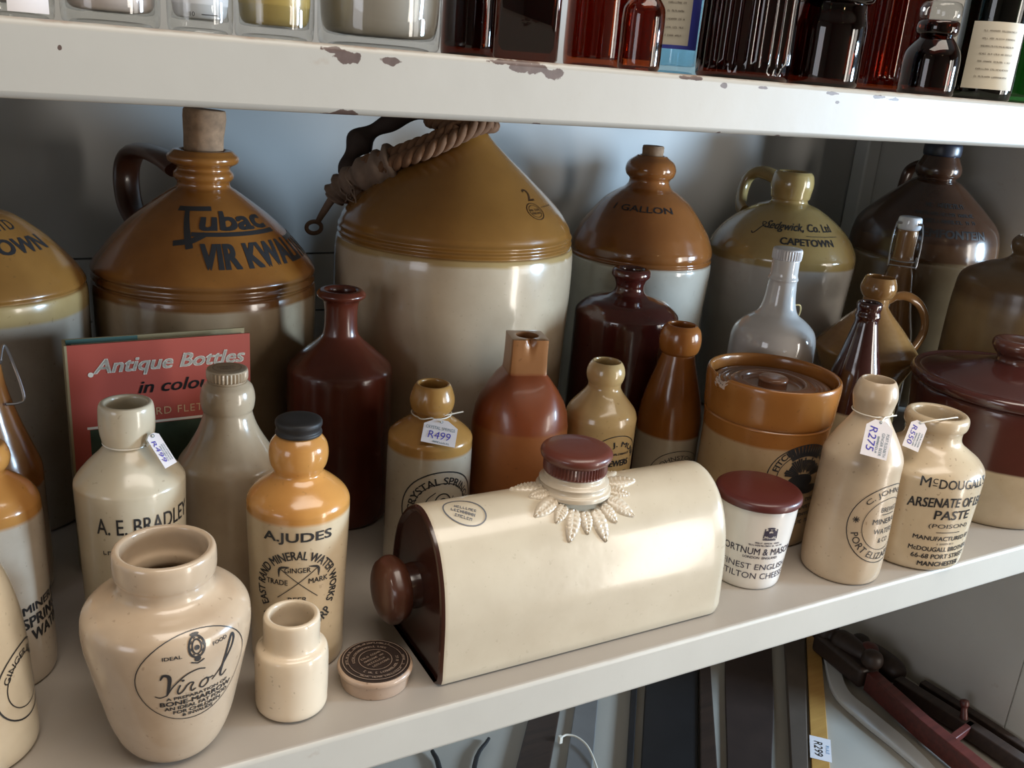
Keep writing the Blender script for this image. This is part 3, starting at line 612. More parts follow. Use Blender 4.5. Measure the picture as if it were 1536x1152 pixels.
for i, (R, bt) in enumerate(((0.0213, False), (0.0213, True), (0.0165, False), (0.0165, True))): press(m, arc(marks2d(R*2.4, 0.0024, 20+i), R, bt), lfn, 1)
for i in range(4): press(m, shift(marks2d(0.018, 0.0022, 40+i), 0, 0.006-i*0.004), lfn, 1)
m.build('printed_top', [glaze('lid_dark_transfer', (0.035, 0.024, 0.020, 1), (), 0.36, 0.5, mottle=0.05), plain('lid_print_pale', (0.30, 0.22, 0.17, 1), 0.4)], lt)

# --- crate of ginger beer bottles along the front
def pick(x0, y0, x1, y1, s):
    v = Vector((x1-x0, y1-y0)).normalized(); p = Vector((-v.y, v.x)); e = Vector((x1, y1))
    return [stroke([(x0, y0), (x1, y1)], 0.0006), stroke(sm2([tuple(e+p*0.006*s-v*0.003), tuple(e+v*0.0012), tuple(e-p*0.006*s-v*0.003)], 4), lambda t: 0.0004+0.0016*math.sin(PI*t))]
jp = [(shift(T('A.JUDES', 0.050, 0.0095, 0.014), 0, 0.0240),),
      (shift(arc(T('EAST RAND MINERAL WATER WORKS', 0.122, 0.0070, 0.012), 0.0290), 0, -0.0185),),
      (shift(T('GINGER', 0.0190, 0.0042, 0.006), 0, -0.0020),), (shift(T('TRADE', 0.0165, 0.0042, 0.01), -0.0155, -0.0125),), (shift(T('MARK', 0.0150, 0.0042, 0.01), 0.0155, -0.0115),),
      (shift(T('BEER', 0.0140, 0.0044, 0.006), 0, -0.0270),), (shift(arc(T('KRUGERSDORP', 0.056, 0.0080, 0.014), 0.0320, True), 0, -0.0185),)]
jp += [(shift(s_, 0, -0.0125),) for s_ in pick(0.015, -0.013, -0.012, 0.011, 1)+pick(-0.015, -0.013, 0.014, 0.011, -1)]
bt = vessel('judes', 'stoneware_bottle', 'tan topped cream stoneware bottle with a black screw cap and black printing', 'bottle',
       glaze('tan_top_bottle', (0.62, 0.50, 0.34, 1), [(0.1275, (0.55, 0.27, 0.075, 1))], 0.2, 0.2, seed=5), 0.0120, 0.02, None, [(-107, 0.0935, jp)], parts=True)
m = MB(); m.lathe(curve([(0, 0.1815, 1), (0.0145, 0.1815), (0.0150, 0.1830), (0.0150, 0.1845, 1), (0.0166, 0.1848), (0.0168, 0.1865), (0.0160, 0.1880), (0.0163, 0.190), (0.0170, 0.1925), (0.0166, 0.1950), (0.0140, 0.1963), (0, 0.1966)]), 48)
m.build('screw_cap', M['blackcap'], bt)
bp = [(shift(T('A. E. BRADLEY', 0.072, 0.0122, 0.004), 0.004, 0),), (shift(marks2d(0.030, 0.0032, 11, 9), -0.014, -0.0205),)]
vessel('bradley', 'stoneware_bottle', 'grey cream stoneware bottle in front of the red book with an open rounded mouth', 'bottle', glaze('grey_cream_bottle', (0.56, 0.495, 0.37, 1), (), 0.24, 0.25, mottle=0.08, seed=6), 0.0135, 0.05, None, [(-85, 0.1275, bp)])
bt = vessel('ribbed', 'stoneware_bottle', 'plain buff stoneware bottle closed by a ribbed screw stopper', 'bottle', glaze('buff_bottle', (0.52, 0.415, 0.29, 1), (), 0.2, 0.2, seed=7), 0.0125, 0.02, None, parts=True)
m = MB(); m.lathe(curve([(0, 0, 1), (0.0145, 0), (0.0150, 0.0008), (0.0156, 0.002, 1), (0.0160, 0.0025), (0.0162, 0.0095), (0.0156, 0.0108, 1), (0.0150, 0.0110), (0, 0.0114)]), 132, rib=(0.0022, 0.0098, 0.07, 33))
fnz = lambda x, y: (x, y, 0.0117)
press(m, ring2d(0.011, 0.011, 0.0008), fnz, 1); press(m, shift(marks2d(0.015, 0.003, 8), 0, 0.002), fnz, 1); press(m, shift(marks2d(0.012, 0.003, 9), 0, -0.003), fnz, 1)
m.build('screw_stopper', [glaze('stopper_buff', (0.50, 0.40, 0.28, 1), (), 0.4, 0.3, mottle=0.15, seed=8), plain('stopper_mark', (0.26, 0.19, 0.13, 1), 0.6)], bt, (0, 0, 0.1925), angle=60)
TANB = (0.53, 0.25, 0.065, 1)
tp = [(shift(T('MINERAL', 0.040, 0.0062, 0.02), 0.012, 0.0085, 0.06),), (shift(T('SPRINGS', 0.042, 0.0085, 0.02), 0.012, -0.002, 0.06),), (shift(T('WATER', 0.034, 0.0085, 0.02), 0.014, -0.013, 0.06),)]
vessel('tanleft', 'stoneware_bottle', 'tan shouldered cream bottle at the left edge behind the plain front bottle', 'bottle', glaze('left_tan_bottle', (0.58, 0.50, 0.40, 1), [(0.1295, TANB)], 0.2, 0.25, seed=9), 0.0120, 0.05, None, [(-50, 0.056, tp)])
bt = vessel('swingleft', 'stoneware_bottle', 'amber glazed bottle with a wire swing clip at the left edge', 'bottle', glaze('left_amber_bottle', (0.42, 0.36, 0.28, 1), [(0.100, (0.40, 0.17, 0.05, 1))], 0.2, 0.25, seed=10), 0.0120, 0.05, None, parts=True)
m = MB(); w = [(0.0165, -0.004, 0.200), (0.0210, 0.006, 0.2121), (0.0275, -0.004, 0.1925), (0.0310, -0.012, 0.174), (0.027, -0.014, 0.1700), (0.018, -0.016, 0.1705)]
m.sweep(smooth3(w, 6), 0.0011, 8); m.sweep([(0.0180*math.cos(a), 0.0180*math.sin(a), 0.2015) for a in [2*PI*k/32 for k in range(33)]], 0.0011, 8)
m.build('wire_clip', M['wire'], bt)
m = MB(); m.lathe(curve([(0, 0.240, 1), (0.011, 0.240), (0.0155, 0.2435), (0.0150, 0.251), (0.010, 0.2555), (0, 0.257)]), 40); m.build('stopper', M['porcelain'], bt)
fp = [(ring2d(0.026, 0.026, 0.0011),), (ring2d(0.018, 0.018, 0.0007),), (arc(T('GINGER BEER', 0.046, 0.0048), 0.0193),)]
vessel('frontleft', 'stoneware_bottle', 'plain cream bottle cut by the lower left corner, nearest the shelf edge', 'bottle', glaze('front_left_cream', (0.66, 0.58, 0.44, 1), [(0.150, TANB)], 0.2, 0.2, seed=11), 0.0125, 0.05, None, [(-25, 0.054, fp)])

# --- right end of the front row
cp = [(ring2d(0.0405, 0.0405, 0.0008),), (ring2d(0.0268, 0.0268, 0.0006),)]
cp += [(arc(T('C. JOHNSTON', 0.070, 0.0068), 0.0336, rot=0.16),), (arc(T('PORT ELIZABETH', 0.074, 0.0068), 0.0336, True, -0.22),)]
for a in (-1.42, 1.42):
    cx, cy = 0.0336*math.sin(a), 0.0336*math.cos(a)
    for k in range(4): b = k*PI/4; cp.append((stroke([(cx-0.0032*math.cos(b), cy-0.0032*math.sin(b)), (cx+0.0032*math.cos(b), cy+0.0032*math.sin(b))], 0.0008),))
cp += [(shift(T('BREWED', 0.024, 0.0048), 0.002, 0.0155),), (stroke([(-0.008, 0.0105), (0.010, 0.0105)], 0.0007),), (shift(T('MINERAL', 0.034, 0.0055), 0, 0.0035),), (shift(T('WATERS', 0.028, 0.0055), 0, -0.0070),), (shift(T('& CO', 0.014, 0.0050), 0, -0.0165),)]
vessel('cj', 'stoneware_bottle', 'buff stoneware bottle with a round black print and a price tag, front right', 'bottle', glaze('warm_buff_bottle', (0.54, 0.425, 0.295, 1), (), 0.3, 0.3, mottle=0.10, coat=0.15, seed=12), 0.0140, 0.06, None, [(-83, 0.066, cp)])
mp_ = []
for body, wd, ht, dy, b in (('PASTE', 0.040, 0.0098, -0.0010, 0.012), ('(POISON)', 0.046, 0.0058, -0.0140, 0.0), ('MANUFACTURED BY', 0.070, 0.0046, -0.0275, 0.015), ('McDOUGALL BROTHERS', 0.074, 0.0048, -0.0395, 0.015), ('66-68 PORT STREET', 0.066, 0.0050, -0.0475, 0.012), ('MANCHESTER', 0.050, 0.0052, -0.0560, 0.02)):
    mp_.append((shift(T(body, wd, ht, b), 0, dy),))
mp_ += [(shift(T('M', None, 0.0098, 0.006), -0.0350, 0.0325),), (shift(T('C', None, 0.0050, 0.006), -0.0265, 0.0346),), (stroke([(-0.0285, 0.0300), (-0.0245, 0.0300)], 0.0008),), (shift(T('DOUGALL\'S', 0.060, 0.0096, 0.006), 0.0075, 0.0325),)]
ars = T('ARSENATE OF LEAD', 0.094, 0.0100, 0.014)
mp_.append(((([(x, y+0.0132-((x/0.047)**2)*0.0045) for x, y in ars[0]]), ars[1]),))
mp_ += [(stroke([(-0.014, -0.0205), (0.014, -0.0205)], 0.0007),), (shift(marks2d(0.020, 0.002, 7), 0, -0.0335),)]
vessel('mcd', 'stoneware_jar', 'buff wide mouthed poison paste jar printed with black capitals and carrying a tag', 'jar', glaze('paste_jar_glaze', (0.58, 0.465, 0.315, 1), (), 0.26, 0.35, mottle=0.08, seed=13), 0.0225, 0.06, None, [(-105, 0.0655, mp_)])
ft = thing('cheese_jar', 'small white cheese jar with a flat dark red lid beside the foot warmer', 'jar', PLACES['fort'] + (0,))
pf = PROFILES['fort']; m = MB(); m.lathe(curve(pf + [(0.0350, 0.0836), (0.034, 0.08, 1), (0, 0.08)]), 96)
fp2 = [(shift(T('FORTNUM & MASON', 0.076, 0.0072, 0.004), 0, 0.0010),), (shift(T('LONDON  ENGLAND', 0.034, 0.0026, 0.012), 0.002, -0.0055),), (shift(T('FINEST ENGLISH', 0.070, 0.0062, 0.0), 0, -0.0158),), (shift(T('STILTON CHEESE', 0.072, 0.0064, 0.0), 0, -0.0258),)]
fp2 += [(shift(marks2d(0.026, 0.0018, 31), 0.004, 0.0105),), (shift(marks2d(0.034, 0.0018, 32), 0.004, 0.0078),)]
cr = [stroke([(-0.0062, -0.006), (0.0062, -0.006)], 0.0012), shift(disc2d(0.0024, 14, 0.9, 1.3), -0.0035, 0.0005), shift(disc2d(0.0024, 14, 0.9, 1.3), 0.0042, 0.0005), shift(disc2d(0.0026), 0.0004, -0.0012), shift(ring2d(0.0030, 0.0036, 0.0008), 0.0004, 0.0002), shift(disc2d(0.0016, 10, 2.4, 0.6), 0, 0.0062), stroke([(-0.0058, -0.0045), (-0.0052, 0.0055)], 0.001), stroke([(0.0062, -0.0045), (0.0058, 0.0055)], 0.001), shift(marks2d(0.010, 0.002, 3), 0, -0.0045), shift(disc2d(0.0012), -0.0016, 0.0042), shift(disc2d(0.0012), 0.0024, 0.0042)]
fp2 += [(shift(c, 0.006, 0.0205),) for c in cr]
for it in fp2: press(m, it[0], on_lathe(pf, -119, 0.0420), 1)
m.build('body', [plain('white_cheese_jar_glaze', (0.72, 0.665, 0.60, 1), 0.22, coat=0.3, vary=0.04), plain('purple_black_print', (0.045, 0.038, 0.062, 1), 0.4)], ft)
m = MB(); m.lathe(curve([(0, 0.0838, 1), (0.0375, 0.0838), (0.0402, 0.0846), (0.0408, 0.0872), (0.0400, 0.0910), (0.0372, 0.0930), (0.030, 0.0936), (0, 0.0938)]), 80)
m.build('lid', glaze('dark_red_lid', (0.085, 0.015, 0.013, 1), (), 0.40, 0.15, mottle=0.03, coat=0.2), ft)

# --- middle row
xp = [(ring2d(0.0365, 0.0365, 0.0011),), (ring2d(0.0255, 0.0255, 0.0008),), (arc(T('CRYSTAL SPRINGS', 0.088, 0.0068, 0.012), 0.0278, rot=-0.10),), (arc(T('MINERAL WATER', 0.060, 0.0060, 0.012), 0.0330, True),)]
xp += [(shift(ring2d(0.0075, 0.0095, 0.0012), 0.001, 0.006),), (shift(disc2d(0.0035), 0.001, 0.008),), (shift(marks2d(0.026, 0.0030, 60), 0, -0.008),), (stroke(sm2([(-0.016, 0.005), (-0.012, 0.012), (-0.006, 0.017)]), 0.0008),)]
xp += [(stroke([(0.009+0.002*k, 0.003), (0.011+0.002*k, 0.012-k*0.002)], 0.0008),) for k in range(4)]
vessel('crystal', 'stoneware_bottle', 'tan shouldered cream bottle with a ring print behind the foot warmer\'s brown end', 'bottle', glaze('ring_print_bottle', (0.50, 0.44, 0.345, 1), [(0.1205, (0.46, 0.245, 0.07, 1))], 0.2, 0.2, seed=14), 0.0125, 0.05, None, [(-95, 0.0725, xp)])
ap = [(ring2d(0.031, 0.034, 0.0008),), (arc(T('R. & J. MUIR', 0.058, 0.0066, 0.015), 0.0245, rot=0.05),), (shift(marks2d(0.030, 0.0026, 71), 0, 0.0145),), (shift(T('BREWERS', 0.032, 0.0062, 0.04), 0, 0.0050),), (shift(marks2d(0.034, 0.005, 72), 0, -0.006),)]
vessel('aj', 'stoneware_bottle', 'yellow buff stoneware bottle with an arched black print beside the square necked jug', 'bottle', glaze('yellow_buff_bottle', (0.53, 0.375, 0.175, 1), (), 0.2, 0.2, mottle=0.06, seed=15), 0.0125, 0.05, None, [(-92, 0.0845, ap)])
jo = [(ring2d(0.034, 0.034, 0.0007),), (ring2d(0.0235, 0.0235, 0.0005),), (arc(T('C. JOHNSTON & CO', 0.078, 0.0066), 0.0255, rot=0.1),), (shift(marks2d(0.028, 0.005, 81), 0, 0.006),), (shift(marks2d(0.026, 0.005, 82), 0, -0.004),)]
vessel('john', 'stoneware_bottle', 'slender bottle with a tall orange brown neck above a cream base and a ringed print', 'bottle', glaze('orange_neck_bottle', (0.52, 0.45, 0.345, 1), [(0.0795, (0.315, 0.108, 0.022, 1))], 0.2, 0.15, seed=16), 0.0140, 0.05, None, [(-100, 0.0330, jo)])
m = MB(); x, y = PLACES['octo']; RO = math.radians(-106)      # square necked jug: square above, turned below
def sq(a, half, pw):
    c, s = math.cos(a), math.sin(a); d = (abs(c)**pw+abs(s)**pw)**(-1/pw); return half*d
NS = 64; rings = []
for r, z, pw in [(0.0435, 0.0, 2), (0.0463, 0.003, 2), (0.0466, 0.06, 2), (0.0464, 0.1285, 2), (0.0457, 0.1320, 2), (0.0440, 0.1410, 2.15), (0.0395, 0.1520, 2.4), (0.0325, 0.1630, 3.0), (0.0245, 0.1735, 4.5), (0.0185, 0.1800, 9), (0.0178, 0.1840, 18), (0.0175, 0.1900, 24), (0.0172, 0.1990, 24), (0.0172, 0.2060, 24), (0.0172, 0.2100, 24), (0.0172, 0.2140, 24), (0.0130, 0.2146, 12), (0.0108, 0.2142, 2), (0.0104, 0.205, 2), (0.0104, 0.17, 2)]:
    ring = []
    for k in range(NS):
        a = 2*PI*k/NS+PI/4; q = sq(a, r, pw); dz = 0
        f = abs((a % (2*PI))-2*PI)                    # front face is the one at a = 0 (mod 2 pi)
        f = min(f, a % (2*PI))
        if pw >= 12 and z > 0.1990 and f < 0.30: q -= (0.30-f)/0.30*{0.2060: 0.0015, 0.2100: 0.0035, 0.2140: 0.0060, 0.2146: 0.0025}[z]; dz = -0.002*(0.30-f)/0.30*(z > 0.213)
        ring.append((q*math.cos(a+RO), q*math.sin(a+RO), z+dz))
    rings.append(ring)
m.loft(rings, 0)
tag(m.build('stoneware_jug', [glaze('orange_square_jug', (0.33, 0.115, 0.036, 1), [(0.1300, (0.25, 0.062, 0.020, 1)), (0.1815, (0.36, 0.16, 0.06, 1))], 0.3, 0.3, mottle=0.12, coat=0.2, seed=17)], None, (x, y, 0), angle=28), 'orange brown stoneware jug with a square faceted neck behind the foot warmer\'s stopper', 'jug')
# lidded crock
kt = thing('lidded_crock', 'tan and cream stoneware crock with a sunken lid and a chipped rim', 'crock', PLACES['crock'] + (0,))
pk = PROFILES['crock']; m = MB()
m.lathe(curve(pk + [(0.0668, 0.1722), (0.0645, 0.1712), (0.0632, 0.1668), (0.0628, 0.156, 1), (0.060, 0.1545), (0.0595, 0.15, 1), (0.0592, 0.005, 1), (0, 0.005)]), 128)
nf = len(m.f); ch = math.radians(176)
for i, (vx, vy, vz) in enumerate(m.v):
    if vz > 0.160:
        d = abs((math.atan2(vy, vx)-ch+PI) % (2*PI)-PI); k = max(0, 1-d/0.17)
        if k > 0: m.v[i] = (vx, vy, vz-0.0075*k**0.6*min(1, (vz-0.160)/0.006)*(1+0.25*math.sin(i*1.7)))
for i in range(nf):
    q = [m.v[j] for j in m.f[i]]; a = math.atan2(sum(p[1] for p in q), sum(p[0] for p in q))
    d = abs((a-ch+PI) % (2*PI)-PI)
    if d < 0.10+0.05*((i*7) % 5)/4 and min(p[2] for p in q) > 0.1590: m.m[i] = 2
kp = [(ring2d(0.040, 0.036, 0.0010, 0.0, PI),), (ring2d(0.030, 0.027, 0.0008, 0, PI),), (arc(T('FITCH', 0.026, 0.0060, 0.02), 0.0335, rot=-0.95),), (arc(T('& SON', 0.024, 0.0058, 0.02), 0.0320, rot=0.9),)]
rd = random.Random(5)
for k in range(26):                                # engraved picture: rays and crowded strokes
    a = 0.15+2.8*k/25; r0 = 0.006+0.004*rd.random(); r1 = 0.021+0.004*rd.random()
    kp.append((stroke([(r0*math.cos(a), r0*math.sin(a)*0.9), (r1*math.cos(a), r1*math.sin(a)*0.9)], lambda t: 0.0006+0.0016*t),))
    if a > 0.9 and a < 2.2: kp.append((stroke([(0.026*math.cos(a), 0.023*math.sin(a)), (0.0395*math.cos(a), 0.0355*math.sin(a))], 0.0032),))
kp += [(shift(disc2d(0.010, 18, 1.6, 0.8), -0.002, -0.004),), (shift(disc2d(0.008, 18, 2.0, 0.6), 0.010, -0.014),), (shift(disc2d(0.007, 18, 1.8, 0.7), -0.014, -0.018),)]
kp += [(shift(marks2d(0.060, 0.0045, 90+k), 0, -0.026-0.008*k),) for k in range(4)]
for it in kp: press(m, it[0], on_lathe(pk, -92, 0.0805), 1)
m.build('body', [glaze('crock_glaze', (0.475, 0.335, 0.19, 1), [(0.1105, (0.345, 0.135, 0.030, 1))], 0.22, 0.3, mottle=0.08, seed=18), M['ink'], M['bisque']], kt)
m = MB(); m.lathe(curve([(0, 0.1552, 1), (0.0605, 0.1552), (0.0612, 0.1575), (0.0595, 0.1595), (0.0555, 0.1600), (0.0540, 0.1590), (0.0505, 0.1604), (0.0490, 0.1596), (0.0455, 0.1612), (0.0440, 0.1602), (0.0400, 0.1622), (0.0345, 0.1632), (0.0320, 0.1620), (0.0300, 0.1585), (0.0210, 0.1575), (0, 0.1575)]), 96)
ld = m.build('lid', glaze('crock_lid_glaze', (0.185, 0.088, 0.050, 1), (), 0.24, 0.2, mottle=0.08, seed=19), kt)
m = MB(); m.lathe(curve([(0.0150, 0.1565, 1), (0.0148, 0.161), (0.0155, 0.1640), (0.0140, 0.1668), (0.0080, 0.1678), (0, 0.1680)]), 48); m.build('knob', glaze('crock_knob_glaze', (0.21, 0.095, 0.052, 1), (), 0.22, 0.2), ld)
MAR = (0.105, 0.022, 0.013, 1)
vessel('tall', 'stoneware_bottle', 'tall dark red brown bottle with a narrow neck and thin flared lip', 'bottle', glaze('tall_maroon_glaze', (0.115, 0.025, 0.013, 1), (), 0.27, 0.25, mottle=0.14, coat=0.3, seed=20), 0.0130, 0.06)
vessel('maroon', 'stoneware_bottle', 'squat maroon bottle with a short thick neck in front of the gallon jug', 'bottle', glaze('squat_maroon_glaze', (0.070, 0.013, 0.010, 1), (), 0.16, 0.15, mottle=0.10, coat=0.6, seed=21), 0.0135, 0.06)
wt = vessel('white', 'porcelain_bottle', 'glossy white rounded bottle with a ribbed screw cap behind the chipped crock', 'bottle', plain('white_bottle_glaze', (0.60, 0.58, 0.56, 1), 0.10, coat=0.5, vary=0.03), 0.0110, 0.03, None, parts=True)
m = MB(); m.lathe(curve([(0, 0.2660, 1), (0.0160, 0.2660), (0.0165, 0.2672), (0.0166, 0.2768), (0.0158, 0.2785, 1), (0.0145, 0.2790), (0, 0.2794)]), 132, rib=(0.2668, 0.2772, 0.06, 33))
m.build('screw_cap', plain('cap_white', (0.60, 0.59, 0.60, 1), 0.35), wt, angle=60)
m = MB(); m.sweep(smooth3([(0.0195, -0.004, 0.212), (0.027, -0.006, 0.2125), (0.0325, -0.004, 0.207), (0.0335, -0.002, 0.199), (0.032, 0, 0.1965)], 6), 0.0009, 8); m.build('string', plain('yellow_string', (0.55, 0.43, 0.20, 1), 0.8), wt)
vessel('darkneck', 'stoneware_bottle', 'dark glossy brown long necked bottle with a cream lower half', 'bottle', glaze('dark_neck_glaze', (0.50, 0.405, 0.27, 1), [(0.1135, (0.045, 0.012, 0.010, 1))], 0.13, 0.1, mottle=0.04, coat=0.6, seed=22), 0.0085, 0.05, None, [(-110, 0.101, [(ring2d(0.022, 0.012, 0.0008),), (shift(marks2d(0.026, 0.004, 33), 0, 0),)])])
jt = vessel('jug', 'stoneware_jug', 'small brown jug with a conical shoulder and a thin round loop handle', 'jug', glaze('small_jug_glaze', (0.33, 0.205, 0.085, 1), [(0.105, (0.34, 0.175, 0.060, 1))], 0.15, 0.2, ring=55, mottle=0.14, coat=0.5, seed=23), 0.0170, 0.04, None, parts=True)
J = PLACES['jug']
strap(jt, [(1.0030-J[0], 0.2830-J[1], 0.1985)] + [(a-J[0], b-J[1]-0.004, c) for a, b, c in [(1.0200, 0.2900, 0.2010), (1.0400, 0.2960, 0.2030), (1.0620, 0.2960, 0.2010), (1.0820, 0.2920, 0.1900), (1.0930, 0.2870, 0.1700), (1.0900, 0.2840, 0.1480), (1.0700, 0.2830, 0.1270), (1.0500, 0.2830, 0.1230)]], 0.0062, 0.0034, glaze('small_jug_handle', (0.33, 0.175, 0.065, 1), (), 0.15, 0.2, seed=24), hint=(0, 1, 0))
wt = vessel('swing', 'stoneware_bottle', 'brown bottle with a white porcelain swing stopper behind the small loop handled jug', 'bottle', glaze('swing_bottle_glaze', (0.27, 0.145, 0.060, 1), (), 0.17, 0.2, mottle=0.12, coat=0.5, seed=25), 0.0100, 0.03, None, parts=True)
m = MB(); m.lathe(curve([(0, 0.2780, 1), (0.0120, 0.2780), (0.0152, 0.2800), (0.0155, 0.2930), (0.0140, 0.2958), (0, 0.2965)]), 40); m.build('stopper', M['porcelain'], wt)
m = MB(); S = PLACES['swing']
for sg in (-1, 1):
    w = [(-0.0150*0.75, sg*0.0165, 0.2880), (-0.020, sg*0.0185, 0.2760), (-0.030, sg*0.0190, 0.2540), (-0.0385, sg*0.0180, 0.2330), (-0.0330, sg*0.0175, 0.2350), (-0.0220, sg*0.0172, 0.2440), (-0.004, sg*0.0168, 0.2365)]
    m.sweep(smooth3(w, 5), 0.0010, 8)
m.sweep([(-0.0385, sg*0.018*t_, 0.2330) for t_ in (-1, 0, 1)], 0.0010, 8); m.sweep([(-0.0112, 0.0168*t_, 0.2880) for t_ in (-1, 1)], 0.0018, 8)
m.sweep([(0.0166*math.cos(a), 0.0166*math.sin(a), 0.2355) for a in [2*PI*k/32 for k in range(33)]], 0.0010, 8)
o = m.build('wire_clip', M['wire'], wt); o.rotation_euler = (0, 0, 0.7)
# casserole
ct = thing('casserole', 'wide lidded stoneware casserole, maroon above and cream below, at the right edge', 'casserole', PLACES['cass'] + (0,))
pc = PROFILES['cass']; m = MB(); m.lathe(curve(pc + [(0.0985, 0.1419), (0.097, 0.13), (0.09, 0.06), (0.07, 0.008), (0, 0.006)]), 128)
m.build('body', [glaze('casserole_glaze', (0.52, 0.42, 0.29, 1), [(0.0720, (0.075, 0.020, 0.015, 1))], 0.2, 0.15, mottle=0.08, seed=26)], ct)
m = MB(); m.lathe(curve([(0, 0.1422, 1), (0.1030, 0.1422), (0.1075, 0.1440), (0.1095, 0.1485), (0.1085, 0.1535), (0.1055, 0.1560), (0.1010, 0.1545), (0.0960, 0.1540), (0.065, 0.1625), (0.038, 0.1705), (0.0265, 0.1745), (0, 0.175)]), 128)
ld = m.build('lid', glaze('casserole_lid_glaze', (0.075, 0.022, 0.019, 1), (), 0.17, 0.1, mottle=0.10, coat=0.55, seed=27), ct)
m = MB(); m.lathe(curve([(0.0220, 0.1735, 1), (0.0215, 0.1795), (0.0262, 0.1855), (0.0298, 0.1925), (0.0285, 0.1985), (0.0230, 0.2008), (0.0100, 0.1996), (0, 0.1990)]), 56); m.build('knob', glaze('casserole_knob_glaze', (0.13, 0.048, 0.034, 1), (), 0.18, 0.1), ld)

# --- big jugs along the back
tb = vessel('tubac', 'stoneware_jug', 'large tan topped jug with a tall cork and slanting black lettering at the back left', 'jug', glaze('corked_jug_glaze', (0.36, 0.275, 0.18, 1), [(0.2085, (0.20, 0.085, 0.024, 1)), (0.2325, (0.275, 0.110, 0.023, 1))], 0.2, 0.2, mottle=0.12, ring=0, coat=0.45, seed=28), 0.0200, 0.03, None, [
    (-53, 0.255, [(shift(T('VIR KWALITEIT', 0.165, 0.0270, 0.022), 0.0, 0.004),),
      (shift(T('ubac', 0.098, 0.0235, 0.035, 0.12), -0.035, 0.0455),), (stroke([(-0.124, 0.060), (-0.066, 0.0615)], 0.0062),), (stroke([(-0.108, 0.061), (-0.094, 0.012)], 0.0075),),
      (stroke([(-0.094, 0.0285), (0.020, 0.0290)], 0.0050),), (stroke([(-0.112, 0.0170), (-0.092, 0.0210), (-0.078, 0.0290)], 0.0062),)])], parts=True, seg=112)
cork(tb, 0.334, 0.3865, 0.0180, 0.0205, 0.05)
B = PLACES['tubac']
strap(tb, [(-0.018, 0.030, 0.3235), (-0.026, 0.060, 0.3300)] + [(-0.036, 0.100, 0.3330), (-0.046, 0.135, 0.3290), (-0.0525, 0.150, 0.3140), (-0.0545, 0.150, 0.2900), (-0.052, 0.135, 0.2650), (-0.042, 0.098, 0.2440), (-0.034, 0.078, 0.2440)], 0.0155, 0.0085, glaze('corked_jug_handle', (0.085, 0.032, 0.018, 1), (), 0.3, 0.2, seed=29))
ll = [(shift(T('CAPETOWN', 0.105, 0.0165, 0.02), -0.004, -0.002),), (shift(T('CO. LTD', 0.060, 0.0130, 0.0), 0.004, 0.0225),)]
lj = vessel('leftjug', 'stoneware_jug', 'large tan topped grey jug cut off by the left edge at the back', 'jug', glaze('left_jug_glaze', (0.43, 0.385, 0.32, 1), [(0.2040, (0.45, 0.33, 0.15, 1)), (0.2225, (0.28, 0.135, 0.034, 1))], 0.22, 0.3, mottle=0.10, coat=0.4, seed=30), 0.0200, 0.03, None, [(-72, 0.268, ll)], parts=True, seg=112)
cork(lj, 0.314, 0.338, 0.0185, 0.0200)
strap(lj, [(-0.020, 0.010, 0.305), (-0.060, 0.020, 0.318), (-0.085, 0.028, 0.300), (-0.088, 0.030, 0.265), (-0.076, 0.026, 0.244)], 0.0150, 0.0085, glaze('left_jug_handle', (0.30, 0.13, 0.035, 1), (), 0.25, 0.2, seed=31), hint=(0, 1, 0))
gp = [(shift(T('2', 0.0115, 0.0160, 0.006), 0.006, 0.0155), 2), (shift(ring2d(0.0115, 0.0105, 0.0010), 0, -0.006), 2), (shift(ring2d(0.0085, 0.0078, 0.0006), 0, -0.006), 2), (shift(marks2d(0.015, 0.003, 50), 0, -0.0045), 2), (shift(marks2d(0.013, 0.003, 51), 0, -0.0085), 2), (shift(marks2d(0.024, 0.0016, 52), 0.027, -0.002), 2)]
tg = vessel('twogal', 'stoneware_jug', 'biggest jug, two gallon size, brown shoulders over a plain cream body, with a rope handle', 'jug',
       [glaze('two_gallon_glaze', (0.58, 0.475, 0.34, 1), [(0.2560, (0.43, 0.30, 0.13, 1)), (0.2625, (0.26, 0.122, 0.028, 1))], 0.2, 0.15, mottle=0.07, coat=0.4, seed=32), M['ink'], plain('stamped_mark', (0.055, 0.024, 0.008, 1), 0.4)], 0.0200, 0.02, None, [(-66, 0.312, gp)], parts=True, seg=144)
cork(tg, 0.400, 0.4145, 0.0185, 0.0198)
G = PLACES['twogal']
def twist(m, path, r, pitch, n=3, seg=8):
    P = smooth3(path, 14); h = Vector((0, 0, 1)); acc = 0
    lines = [[] for _ in range(n)]
    for i, p in enumerate(P):
        t = (P[min(i+1, len(P)-1)]-P[max(i-1, 0)]).normalized(); a = t.cross(h).normalized(); b = a.cross(t)
        if i: acc += (p-P[i-1]).length
        for k in range(n):
            an = 2*PI*(acc/pitch+k/n); lines[k].append(p+a*(r*0.52*math.cos(an))+b*(r*0.52*math.sin(an)))
    for l in lines: m.sweep(l, r*0.56, seg)
m = MB(); W = lambda pts: [(a-G[0], b-G[1], c) for a, b, c in pts]
twist(m, W([(0.3560, 0.4720, 0.3180), (0.3640, 0.4440, 0.3335), (0.3717, 0.4316, 0.3400), (0.3875, 0.4129, 0.3510), (0.4059, 0.3993, 0.3610), (0.4292, 0.3935, 0.3735), (0.4500, 0.3925, 0.3840), (0.4731, 0.3990, 0.3900)]), 0.0082, 0.034)
twist(m, W([(0.3520, 0.4820, 0.3200), (0.3600, 0.4540, 0.3420), (0.3740, 0.4380, 0.3490), (0.3930, 0.4200, 0.3610), (0.4130, 0.4060, 0.3720), (0.4360, 0.4000, 0.3850)]), 0.0074, 0.030)
